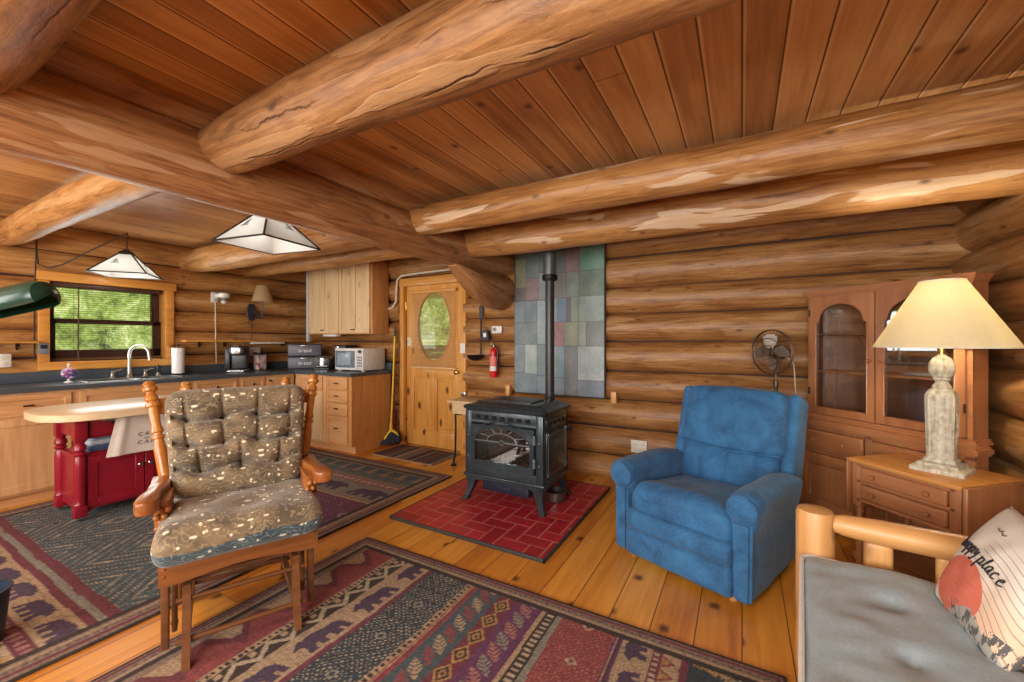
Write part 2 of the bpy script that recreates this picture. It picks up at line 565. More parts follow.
def translucent(name, c, mixf=0.5, var=0.05, scale=60, emit=None):
    t = NT(name)
    co = t.n('TexCoord').outputs['Object']
    nz = t.noise(co, scale, 3)
    a = rgb(*c)
    col = t.ramp(nz, [(0.3, tuple(x * (1 - var) for x in a[:3]) + (1,)), (0.7, a)])
    d = t.n('BsdfDiffuse'); t.set(d.inputs[0], col)
    tl = t.n('BsdfTranslucent'); t.set(tl.inputs[0], col)
    mx = t.n('MixShader'); t.set(mx.inputs[0], mixf)
    t.t.links.new(d.outputs[0], mx.inputs[1]); t.t.links.new(tl.outputs[0], mx.inputs[2])
    t.t.links.new(mx.outputs[0], t.out.inputs[0])
    return t.m
SHADE = translucent('linen_shade', (248, 240, 212), 0.5)
SHADE2 = translucent('beige_shade', (214, 186, 140), 0.4)
MICA = translucent('mica_panel', (242, 243, 240), 0.5)

def emis(name, c, s):
    t = NT(name)
    e = t.n('Emission', ins={'Color': rgb(*c), 'Strength': s})
    t.t.links.new(e.outputs[0], t.out.inputs[0])
    return t.m
BULB = emis('bulb_glow', (255, 236, 200), 6.0)
BULBC = emis('bulb_cool', (255, 250, 240), 5.0)

def attr_mat(name, rough=0.9, bstr=0.3, bscale=350, sheen=0.0):
    t = NT(name)
    a = t.n('VertexColor', layer_name='Col').outputs[0]
    co = t.n('TexCoord').outputs['Object']
    nz = t.noise(co, bscale, 2)
    col = t.mix(0.35, a, t.mix(nz, (0.25, 0.25, 0.25, 1), (1.0, 1.0, 1.0, 1)), 'MULTIPLY')
    return t.bsdf(col, rough, bump=nz, bstr=bstr, bdist=0.004)
RUGM = attr_mat('woven_rug', 0.95)
SLATE = attr_mat('slate_tiles', 0.42, 0.12, 25)

def fabric(name, c1, c2, scale=180, rough=0.85, big=5.0, sheen=0.4, bstr=0.25):
    t = NT(name)
    co = t.n('TexCoord').outputs['Object']
    nz = t.noise(co, scale, 2, 0.7)
    n2 = t.noise(co, big, 4, 0.6, 1.0)
    f = t.math('ADD', t.math('MULTIPLY', nz, 0.45), t.math('MULTIPLY', n2, 0.55))
    col = t.ramp(f, [(0.33, rgb(*c1)), (0.67, rgb(*c2))])
    return t.bsdf(col, rough, bump=nz, bstr=bstr, bdist=0.003, Sheen_Weight=sheen)
BLUE = fabric('blue_plush', (20, 62, 102), (54, 120, 172), 160, 0.8, 6.0, 0.12)
GREYF = fabric('grey_futon_cover', (132, 148, 156), (162, 178, 184), 90, 0.75, 3.0, 0.2, 0.1)
PIPING = fabric('pale_piping', (196, 196, 190), (214, 214, 208), 90)

def leaf_fabric(name, base1, base2, leaf, line):
    """brocade with scattered pale leaf shapes and fine curling stems"""
    t = NT(name)
    co = t.n('TexCoord').outputs['Object']
    n2 = t.noise(co, 7.0, 3, 0.6, 0.8)
    col = t.ramp(n2, [(0.35, rgb(*base1)), (0.65, rgb(*base2))])
    w = t.n('TexWave', wave_type='RINGS', ins={'Scale': 14.0, 'Distortion': 16.0, 'Detail': 2.0, 'Detail Scale': 1.6})
    t.set(w.inputs['Vector'], co)
    ln = t.sm(w.outputs['Fac'], 0.80, 0.97)
    col = t.mix(t.math('MULTIPLY', ln, 0.5), col, rgb(*line))
    for k, (sc_, rotm) in enumerate((((34, 84, 76), 0.6), ((84, 34, 82), -0.7))):
        mp = t.n('Mapping'); t.set(mp.inputs['Vector'], co)
        mp.inputs['Rotation'].default_value = (0.5 + rotm, rotm, rotm * 1.3)
        mp.inputs['Scale'].default_value = sc_
        mp.inputs['Location'].default_value = (k * 5.3, 1.1, 2.2)
        vo = t.n('TexVoronoi'); t.set(vo.inputs['Vector'], mp.outputs[0]); vo.inputs['Scale'].default_value = 0.62
        keep = t.math('GREATER_THAN', t.n('SeparateColor', ins={0: vo.outputs['Color']}).outputs[0], 0.80)
        lf = t.math('MULTIPLY', t.math('SUBTRACT', 1.0, t.sm(vo.outputs['Distance'], 0.26, 0.33)), keep)
        col = t.mix(lf, col, rgb(*leaf))
    fz = t.noise(co, 300, 2)
    return t.bsdf(col, 0.75, bump=fz, bstr=0.2, bdist=0.002, Sheen_Weight=0.3)
BROCADE = leaf_fabric('leaf_brocade', (82, 70, 54), (130, 110, 82), (228, 216, 184), (168, 152, 114))
BROCADEB = leaf_fabric('leaf_brocade_teal', (44, 62, 70), (74, 92, 98), (214, 214, 196), (130, 150, 150))
# ------------------------------------------------------------------ room shell
ZC = 2.42                                  # underside of the ceiling boards
YB, XL, XR = 3.875, -5.60, 1.25            # inner faces of the log walls
bm = B(); box2(bm, (-6.2, -2.7, -0.1), (1.9, 4.6, 0.0))
obj('floor', bm, FLOOR, smooth=False, kind='structure')
bm = B(); box2(bm, (-6.2, -2.7, ZC), (1.9, 4.6, ZC + 0.08))
obj('ceiling', bm, CEIL, smooth=False, kind='structure')

SB = [-0.05, 0.216, 0.487, 0.755, 1.035, 1.32, 1.58, 1.83, 2.125, 2.42]
SL = [-0.19, 0.08, 0.345, 0.62, 0.89, 1.16, 1.43, 1.67, 1.915, 2.17, 2.44]

bm = B()
k = 0
for a, b in zip(SB[:-1], SB[1:]):
    r = (b - a) / 2 * 1.05; zc = (a + b) / 2; y = YB + r
    segs = [(-6.1, 1.85)]
    if zc < 2.0:
        segs = [(-6.1, -3.85), (-2.83, 1.85)]
    for x0, x1 in segs:
        k += 1
        log(bm, (x0, y, zc), (x1, y, zc), r, r * 0.98, seed=k, n=24, wob=0.035, seam=0.0)
nf = len(bm.faces); box2(bm, (-6.1, YB + .09, 0), (-3.86, YB + .2, ZC)); box2(bm, (-2.82, YB + .09, 0), (1.8, YB + .2, ZC)); box2(bm, (-3.86, YB + .09, 2.1), (-2.82, YB + .2, ZC))
bm.faces.ensure_lookup_table()
for f in bm.faces[nf:]: f.material_index = 1
obj('wall_back', bm, [LOGW, CHINK], kind='structure')

bm = B()
k = 40
for a, b in zip(SL[:-1], SL[1:]):
    r = (b - a) / 2 * 1.05; zc = (a + b) / 2; x = XL - r
    segs = [(-2.6, 4.5)]
    if 1.1 < zc < 1.9:
        segs = [(-2.6, 1.20), (2.11, 4.5)]
    for y0, y1 in segs:
        k += 1
        log(bm, (x, y0, zc), (x, y1, zc), r, r * 0.97, seed=k, n=24, wob=0.035, seam=PI)
nf = len(bm.faces); box2(bm, (XL - .2, -2.6, 0), (XL - .09, 1.19, ZC)); box2(bm, (XL - .2, 2.12, 0), (XL - .09, 4.4, ZC))
box2(bm, (XL - .2, 1.19, 0), (XL - .09, 2.12, 1.1)); box2(bm, (XL - .2, 1.19, 1.91), (XL - .09, 2.12, ZC))
bm.faces.ensure_lookup_table()
for f in bm.faces[nf:]: f.material_index = 1
obj('wall_left', bm, [LOGK, CHINK], kind='structure')

bm = B()
for i, (a, b) in enumerate(zip(SL[:-1], SL[1:])):
    r = (b - a) / 2 * 1.06; zc = (a + b) / 2; x = XR + r
    log(bm, (x, -2.6, zc), (x, 4.55, zc), r * 1.0, r, seed=80 + i, n=24, wob=0.05, seam=0.0)
nf = len(bm.faces); box2(bm, (XR + .1, -2.6, 0), (XR + .2, 4.4, ZC))
bm.faces.ensure_lookup_table()
for f in bm.faces[nf:]: f.material_index = 1
obj('wall_right', bm, [LOGW, CHINK], kind='structure')

# wall behind the camera with two wide window openings
bm = B()
for i, (a, b) in enumerate(zip(SB[:-1], SB[1:])):
    r = (b - a) / 2 * 1.13; zc = (a + b) / 2
    segs = [(-6.1, 1.85)]
    if 0.7 < zc < 2.1:
        segs = [(-6.1, -4.9), (-2.6, -1.9), (0.9, 1.85)]
    for x0, x1 in segs:
        log(bm, (x0, -2.5 - r, zc), (x1, -2.5 - r, zc), r, seed=120 + i, n=12, wob=0.03, step=0.4)
obj('wall_front', bm, [LOGW], kind='structure')

# ------------------------------------------------------------------ beams
def beam(name, label, p0, p1, r0, r1, seed, mat, seam=PI / 2, wob=0.06, cope=None, n=32, zs=1.0):
    bm = B(); log(bm, p0, p1, r0, r1, seed, n=n, wob=wob, seam=seam, cope=cope, step=0.07, zs=zs)
    return tag(obj(name, bm, mat), label, 'beam')

endc = lambda s, L: 0.88 + 0.12 * min(1, s / 0.35) ** 0.6
beam('log_girder', 'thick main log girder running overhead from the left edge to the stove wall', (-2.3, -1.6, 2.17), (-2.3, 3.97, 2.17), 0.168, 0.160, 5, LOGG, seam=PI * .8, wob=0.035)
beam('log_plate', 'thinner log lying on top of the main girder against the ceiling boards', (-2.28, -1.6, 2.40), (-2.28, 3.97, 2.40), 0.115, 0.11, 9, LOGG, seam=PI / 2)
beam('log_joist', 'thick log joist crossing the upper left corner of the ceiling', (-2.24, 0.27, 2.25), (1.6, 0.22, 2.25), 0.15, 0.16, 61, LOGC, cope=endc)
beam('log_joist', 'large cracked log joist crossing the middle of the ceiling from the girder', (-2.22, 1.035, 2.24), (1.6, 1.03, 2.24), 0.122, 0.152, 63, LOGC, seam=PI * .5, cope=endc, wob=0.09)
beam('log_joist', 'smooth log joist bordering the yellow ceiling boards, third from the camera', (-2.22, 2.40, 2.235), (1.7, 2.42, 2.245), 0.112, 0.118, 66, LOGB, cope=endc, wob=0.07)
beam('log_joist', 'smooth log joist just in front of the slate panel and stove pipe', (-2.22, 3.10, 2.215), (1.75, 3.13, 2.215), 0.135, 0.145, 68, LOGB, cope=endc, wob=0.06)
endk = lambda s, L: 0.72 + 0.28 * min(1, s / 0.5) ** 0.7
beam('log_joist', 'kitchen log joist at the far left ending above the window', (-5.75, .955, 2.24), (-2.38, .965, 2.24), 0.10, 0.112, 71, LOGK, cope=endk, wob=0.07)
beam('log_joist', 'kitchen log joist with a pale end, between the two glass pendant lamps', (-5.75, 2.35, 2.24), (-2.38, 2.37, 2.24), 0.142, 0.14, 73, LOGK, cope=endk, wob=0.07)
beam('log_joist', 'kitchen log joist directly above the pale wall cabinet', (-5.75, 2.99, 2.24), (-2.38, 3.0, 2.24), 0.10, 0.105, 75, LOGK, cope=endk, wob=0.07)

bm = B()
uvl = bm.loops.layers.uv.verify()
rows = []
NY = 18
for i in range(NY + 1):
    t = i / NY
    y = 2.98 + 1.0 * t
    zb = 1.655 + 0.345 * (1 - min(1, t / 0.72)) ** 1.5
    top = 2.04
    h = (top - zb) / 2
    w = 0.175 * min(1, (h / 0.19)) ** 0.55
    rows.append([bm.verts.new((-2.3 + w * math.cos(2 * PI * q / 20), y, zb + h + h * math.sin(2 * PI * q / 20))) for q in range(20)])
for i in range(NY):
    for q in range(20):
        j = (q + 1) % 20
        f = bm.faces.new((rows[i][q], rows[i + 1][q], rows[i + 1][j], rows[i][j]))
        for lp, (uu, vv) in zip(f.loops, ((i, q), (i + 1, q), (i + 1, q + 1), (i, q + 1))):
            lp[uvl].uv = (uu * .055 + 13, vv * .055)
bm.faces.new(rows[0]); bm.faces.new(list(reversed(rows[-1])))
tag(obj('log_corbel', bm, LOGG), 'short log corbel with a scooped end under the girder beside the slate panel', 'beam')

# ------------------------------------------------------------------ window over the sink (wall_left)
YW0, YW1, ZW0, ZW1 = 1.215, 2.085, 1.125, 1.88
w = bpy.data.objects.new('window_1', None); COL.objects.link(w); w['kind'] = 'structure'
bm = B()
xf = XL + 0.015
def casing(bm, a, b):
    box2(bm, a, b, 0.006)
casing(bm, (xf - .03, YW0 - .075, ZW0 - .0), (xf + .012, YW0, ZW1)); casing(bm, (xf - .03, YW1, ZW0), (xf + .012, YW1 + .08, ZW1))
casing(bm, (xf - .03, YW0 - .09, ZW1), (xf + .016, YW1 + .1, ZW1 + .085)); casing(bm, (xf - .03, YW0 - .075, ZW0 - .075), (xf + .03, YW1 + .08, ZW0))
box2(bm, (XL - .25, YW0 - .02, ZW0 - .02), (xf - .03, YW0, ZW1)); box2(bm, (XL - .25, YW1, ZW0 - .02), (xf - .03, YW1 + .02, ZW1))
box2(bm, (XL - .25, YW0, ZW0 - .02), (xf - .03, YW1, ZW0)); box2(bm, (XL - .25, YW0, ZW1), (xf - .03, YW1, ZW1 + .02))
o = obj('window_frame', bm, PINEY, w)
bm = B()
xs_ = XL - 0.13
for z0, z1, dx in ((ZW0 + .0, 1.53, .02), (1.50, ZW1, -.02)):
    br = .11 if dx > 0 else .04
    for (a, b) in (((YW0, z0), (YW0 + .06, z1)), ((YW1 - .07, z0), (YW1, z1)), ((YW0, z0), (YW1, z0 + br)), ((YW0, z1 - .04), (YW1, z1))):
        box2(bm, (xs_ + dx - .018, a[0], a[1]), (xs_ + dx + .018, b[0], b[1]))
obj('sash', bm, BLIND, w)
bm = B(); box2(bm, (xs_ - .002, YW0 + .03, ZW0 + .03), (xs_ + .002, YW1 - .03, ZW1 - .03))
obj('pane', bm, GLASS, w, smooth=False)
bl = thing('window_blind', 'brown slatted blind hanging in the window over the sink', 'blind', (XL - .035, (YW0 + YW1) / 2, ZW0))
bm = B()
wid = YW1 - YW0 - .03
zz = 0.012
while zz < ZW1 - ZW0 - .05:
    box(bm, (0, 0, zz), (.025, wid, .0028)); zz += .0215
obj('slats', bm, BLIND, bl, smooth=False)
bm = B(); box(bm, (0, 0, ZW1 - ZW0 - .022), (.04, wid, .04), .003); obj('head_rail', bm, BLIND, bl)
bm = B(); box(bm, (0, 0, .006), (.026, wid, .012), .002); obj('bottom_rail', bm, BLIND, bl)
for yy in (-.27, 0.27):
    bm = B(); tube(bm, [(.012, yy, .01), (.012, yy, ZW1 - ZW0 - .03)], .0012, 5)
    obj('ladder_cord', bm, CORDD, bl)
bm = B(); tube(bm, [(.03, -.24, ZW1 - ZW0 - .05), (.034, -.245, .02)], .005, 8); obj('tilt_wand', bm, BLIND, bl)

# ------------------------------------------------------------------ door
DX0, DX1, DZ = -3.765, -2.885, 2.02
dr = bpy.data.objects.new('door_1', None); COL.objects.link(dr); dr['kind'] = 'structure'
YD = 3.945
bm = B()
box2(bm, (DX0 - .075, YD - .06, 0), (DX0 - .005, YD + .05, DZ + .01), .006); box2(bm, (DX1 + .005, YD - .06, 0), (DX1 + .085, YD + .05, DZ + .01), .006)
obj('door_frame', bm, PINE, dr)
bm = B(); box2(bm, (DX0 - .085, YD - .062, DZ - .006), (DX1 + .095, YD + .05, DZ + .095), .006)
obj('head_casing', bm, PINEX, dr)
dcx = (DX0 + DX1) / 2
oval = [(dcx + .265 * math.cos(2 * PI * k / 48), 1.50 + .43 * math.sin(2 * PI * k / 48)) for k in range(48)]
bm = B()
plate_hole(bm, (DX0, 0.96, DX1, DZ), oval, YD, YD + .042)
for a, b in (((DX0, 0.012), (DX0 + .12, .96)), ((DX1 - .12, .012), (DX1, .96)), ((dcx - .05, .2), (dcx + .05, .86)), ((DX0 + .12, .012), (DX1 - .12, .2)), ((DX0 + .12, .86), (DX1 - .12, .96))):
    box2(bm, (a[0], YD, a[1]), (b[0], YD + .042, b[1]), .002)
for x0, x1 in ((DX0 + .12, dcx - .05), (dcx + .05, DX1 - .12)):
    box2(bm, (x0, YD + .016, .2), (x1, YD + .03, .86))
    box2(bm, (x0 + .035, YD + .006, .235), (x1 - .035, YD + .03, .825), .012, 1)
obj('door_panel', bm, PINE, dr)
bm = B()
tube(bm, [(p[0], YD - .002, p[1]) for p in oval], .012, 8, closed=True)
obj('oval_trim', bm, PINEX, dr)
bm = B(); prism(bm, [(dcx + .267 * math.cos(2 * PI * k / 48), 1.50 + .432 * math.sin(2 * PI * k / 48)) for k in range(48)], YD + .018, YD + .024, 'xz')
obj('oval_glass', bm, GLASS, dr)
bm = B(); tube(bm, [(DX1 - .055, YD, .95), (DX1 - .055, YD - .04, .95)], .011, 10)
M = Matrix.Translation((DX1 - .055, YD - .04, .95)) @ Matrix.Rotation(PI / 2, 4, 'X')
lathe(bm, [(.001, -.005), (.016, .0), (.028, .014), (.026, .03), (.012, .038), (.001, .04)], n=16, M=M)
obj('door_knob', bm, BRASS, dr)
bm = B(); box2(bm, (DX1 - .02, YD - .014, .66), (DX1 + .10, YD - .002, .74), .003); box2(bm, (DX1 + .03, YD - .08, .685), (DX1 + .055, YD - .012, .72), .004); box2(bm, (DX1 + .05, YD - .085, .675), (DX1 + .10, YD - .06, .73), .004)
obj('slide_latch', bm, NICKEL, dr)
for z in (.3, 1.72):
    bm = B(); box2(bm, (DX0 - .012, YD - .012, z), (DX0 + .006, YD + .004, z + .1), .002); tube(bm, [(DX0 - .003, YD - .014, z), (DX0 - .003, YD - .014, z + .1)], .006, 8)
    obj('hinge', bm, BRASS, dr)
db = thing('door_blind', 'pale wooden blind hung over the oval glass of the pine door', 'blind', (dcx + .005, YD - .032, .985))
bm = B(); zz = .02
while zz < .93:
    box(bm, (0, 0, zz), (.70, .016, .0016), M=Matrix.Translation((0, 0, zz)) @ Matrix.Rotation(R(20), 4, 'X') @ Matrix.Translation((0, 0, -zz))); zz += .0165
obj('slats', bm, BLINDP, db, smooth=False)
bm = B(); box(bm, (0, 0, .95), (.74, .036, .04), .003); obj('head_rail', bm, PINEX, db)
bm = B(); box(bm, (0, 0, .006), (.72, .02, .018), .003); obj('bottom_rail', bm, BLINDP, db)
for xx in (-.2, .2):
    bm = B(); tube(bm, [(xx, -.010, .01), (xx, -.010, .94)], .001, 5)
    obj('ladder_cord', bm, CORD, db)

# ------------------------------------------------------------------ outside: planted slopes seen through the glass
def leafmat(name, a, b, c):
    t = NT(name)
    co = t.n('TexCoord').outputs['Object']
    nz = t.noise(co, 5.0, 8, 0.75, 0.3)
    n2 = t.noise(co, 1.3, 3)
    f = t.math('ADD', t.math('MULTIPLY', nz, 0.7), t.math('MULTIPLY', n2, 0.3))
    col = t.ramp(f, [(0.36, rgb(*a)), (0.5, rgb(*b)), (0.62, rgb(*c))])
    return t.bsdf(col, 0.8, bump=nz, bstr=0.6, bdist=0.1)
HEDGE = leafmat('outdoor_leaves', (50, 74, 34), (160, 186, 92), (236, 244, 188))
GRASS = leafmat('outdoor_grass', (90, 110, 56), (120, 146, 76), (168, 190, 110))
bm = B(); box2(bm, (-30, -12, -.75), (30, 30, -.7)); obj('ground_outside', bm, GRASS, smooth=False, kind='structure')
def hedge(name, label, p, size, seed):
    bm = B()
    def fn(x, y, z):
        q = Vector((x, y, z)); d = 0.5 * mnoise.noise(q * 0.8 + Vector((seed, 0, 0))) + 0.25 * mnoise.noise(q * 2.2)
        n = q.normalized()
        return (x + n.x * d, y + n.y * d, z + n.z * d)
    soft(bm, (0, 0, size[2] / 2), size, .9, 16, fn)
    o = obj(name, bm, HEDGE, loc=p)
    o['kind'] = 'stuff'
    o['label'] = label; o['category'] = 'foliage'
hedge('foliage', 'sunlit green foliage outside the window over the sink', (-11.8, 2.6, -1.0), (3, 12, 6.0), 3)
hedge('foliage', 'sunlit green foliage outside the oval door glass', (-9.4, 12.2, -1.0), (8, 3, 5.2), 11)
bm = B(); box2(bm, (-9.0, 4.7, -.2), (1.5, 7.0, -.08)); obj('porch_deck', bm, plain('deck_boards', (196, 190, 184), .7), smooth=False, kind='structure')
bm = B(); box2(bm, (-9.0, 4.7, 2.25), (1.5, 7.0, 2.33)); obj('porch_ceiling', bm, PINE, smooth=False, kind='structure')
bm = B()
for i in range(8): box2(bm, (-8.9, 6.8, .0 + .155 * i), (-1.5, 6.84, .14 + .155 * i))
for xx in (-8.6, -7.3, -6, -4.6, -3.2, -1.6): box2(bm, (xx, 6.835, -.08), (xx + .09, 6.93, 1.22))
tag(obj('porch_railing', bm, plain('railing_paint', (222, 220, 218), .6), smooth=False), 'white porch railing seen through the lower part of the oval door glass', 'railing')

# ------------------------------------------------------------------ hearth
def vcol_grid_obj(name, x0, x1, y0, y1, z, nx, ny, img, mat, thick=0.012, parent=None, vertical=None):
    """img[ny,nx,3] sRGB 0..255 sampled on the vertices of a grid; slab with thickness"""
    xs = np.linspace(x0, x1, nx); ys = np.linspace(y0, y1, ny)
    gx, gy = np.meshgrid(xs, ys)
    rng = np.random.RandomState(3)
    gz = np.full(gx.shape, z)
    co = np.stack([gx, gy, gz], -1).reshape(-1, 3)
    idx = np.arange(nx * ny).reshape(ny, nx)
    quads = np.stack([idx[:-1, :-1], idx[:-1, 1:], idx[1:, 1:], idx[1:, :-1]], -1).reshape(-1, 4)
    per = np.concatenate([idx[0, :], idx[1:, -1], idx[-1, -2::-1], idx[-2:0:-1, 0]])
    nb = len(per)
    low = co[per].copy(); low[:, 2] -= thick
    co = np.concatenate([co, low])
    li = np.arange(nb) + nx * ny
    side = np.stack([np.roll(per, -1), per, li, np.roll(li, -1)], -1)
    c4 = low[[0, nx - 1, nx + ny - 2, 2 * nx + ny - 3]] if False else None
    quads = np.concatenate([quads, side])
    me = bpy.data.meshes.new(name)
    me.vertices.add(len(co)); me.vertices.foreach_set('co', co.ravel())
    me.loops.add(len(quads) * 4); me.loops.foreach_set('vertex_index', quads.ravel().astype(np.int32))
    me.polygons.add(len(quads))
    me.polygons.foreach_set('loop_start', np.arange(0, len(quads) * 4, 4, dtype=np.int32))
    me.update(calc_edges=True)
    c = img.reshape(-1, 3) / 255.0
    c = np.concatenate([c, c[per]])
    l = np.where(c <= 0.04045, c / 12.92, ((c + 0.055) / 1.055) ** 2.4)
    a = me.color_attributes.new('Col', 'FLOAT_COLOR', 'POINT')
    a.data.foreach_set('color', np.concatenate([l, np.ones((len(l), 1))], 1).ravel().astype(np.float32))
    me.materials.append(mat)
    o = bpy.data.objects.new(name, me); COL.objects.link(o)
    if parent: o.parent = parent
    return o

def hearth_mat():
    t = NT('hearth_tiles')
    a = t.n('VertexColor', layer_name='Col').outputs[0]
    co = t.n('TexCoord').outputs['Object']
    n2 = t.noise(co, 7, 4)
    col = t.mix(0.5, a, t.ramp(n2, [(0.3, (0.55, 0.5, 0.5, 1)), (0.7, (1.1, 1.05, 1.05, 1))]), 'MULTIPLY')
    return t.bsdf(col, 0.38, bump=n2, bstr=0.05)
HX0, HX1, HY0, HY1 = -2.285, -1.02, 2.21, 3.60
hp = thing('hearth_pad', 'red herringbone tile hearth pad with dark edging under the stove', 'hearth', ((HX0 + HX1) / 2, (HY0 + HY1) / 2, 0))
nx, ny = 250, 276
gx, gy = np.meshgrid(np.linspace(0, HX1 - HX0, nx), np.linspace(0, HY1 - HY0, ny))
# herringbone laid at 45 degrees? the bricks follow the pad's sides: 90 degree herringbone
W_ = 0.112
u = gx / W_; v = gy / W_
iu, iv = np.floor(u).astype(int), np.floor(v).astype(int)
ph = (iu - iv) % 4
fu, fv = u - iu, v - iv
# ph 0: left half of horizontal, 1: right half, 2: lower half of vertical ... 
ed = np.full(u.shape, 1.0)
hor0, hor1 = ph == 0, ph == 1
ver0, ver1 = ph == 3, ph == 2      # lower / upper half of an upright brick
L_ = np.where(hor1, 9, fu); R_ = np.where(hor0, 9, 1 - fu)
D_ = np.where(ver1, 9, fv); U_ = np.where(ver0, 9, 1 - fv)
D_ = np.where(hor0 | hor1, fv, D_); U_ = np.where(hor0 | hor1, 1 - fv, U_)
L_ = np.where(ver0 | ver1, fu, L_); R_ = np.where(ver0 | ver1, 1 - fu, R_)
ed = np.minimum(np.minimum(L_, R_), np.minimum(D_, U_))
bid = np.where(hor0, iu * 131 + iv * 17, np.where(hor1, (iu - 1) * 131 + iv * 17, np.where(ver0, iu * 71 + iv * 29 + 5, iu * 71 + (iv - 1) * 29 + 5)))
rn = ((bid * 2654435761) % 1000) / 1000.0
base = np.stack([158 + 30 * rn, 34 + 16 * rn, 48 + 14 * rn], -1)
gm = np.clip((0.05 - ed) / 0.03 , 0, 1)[..., None]
img = base * (1 - gm) + np.array([206, 132, 120]) * gm
o = vcol_grid_obj('tile_bed', HX0 + .012 - hp.location.x, HX1 - .012 - hp.location.x, HY0 + .012 - hp.location.y, HY1 - .012 - hp.location.y, .022, nx, ny, img, hearth_mat(), .022, hp)
bm = B()
hx, hy = (HX1 - HX0) / 2, (HY1 - HY0) / 2
for a, b in (((-hx, -hy), (hx, -hy + .012)), ((-hx, hy - .012), (hx, hy)), ((-hx, -hy), (-hx + .012, hy)), ((hx - .012, -hy), (hx, hy))):
    box2(bm, (a[0], a[1], 0), (b[0], b[1], .024), .002)
obj('edging', bm, MORTAR, hp)

# ------------------------------------------------------------------ rugs
PAL = dict(dk=(46, 36, 34), tan=(168, 142, 112), taupe=(128, 108, 94), mar=(104, 44, 58), red=(134, 58, 60), crm=(176, 160, 136), teal=(58, 78, 88), tld=(40, 54, 64),
           pur=(66, 50, 74), gold=(166, 128, 76), sage=(128, 128, 116), plum=(92, 46, 84), pink=(158, 104, 96), org=(150, 84, 60))
PAL = {k: np.array(v, float) for k, v in PAL.items()}
BEAR = np.array([(0, .52), (.03, .72), (.14, .86), (.34, .86), (.5, .96), (.64, .98), (.76, .88), (.80, .96), (.86, .90), (.90, .82), (1.0, .66), (.99, .58), (.88, .56), (.82, .46), (.86, .04), (.70, .04), (.66, .34), (.60, .36), (.58, .06), (.45, .06), (.44, .36), (.34, .36), (.30, .04), (.14, .04), (.16, .34), (.10, .36), (.06, .06), (-.06, .06), (-.02, .4)])
def inpoly(px, py, poly):
    ins = np.zeros(px.shape, bool)
    n = len(poly)
    for i in range(n):
        x0, y0 = poly[i]; x1, y1 = poly[(i + 1) % n]
        c = ((y0 > py) != (y1 > py))
        xi = (x1 - x0) * (py - y0) / ((y1 - y0) if abs(y1 - y0) > 1e-9 else 1e-9) + x0
        ins ^= c & (px < xi)
    return ins
def put(img, m, c):
    img[m] = PAL[c] if isinstance(c, str) else c

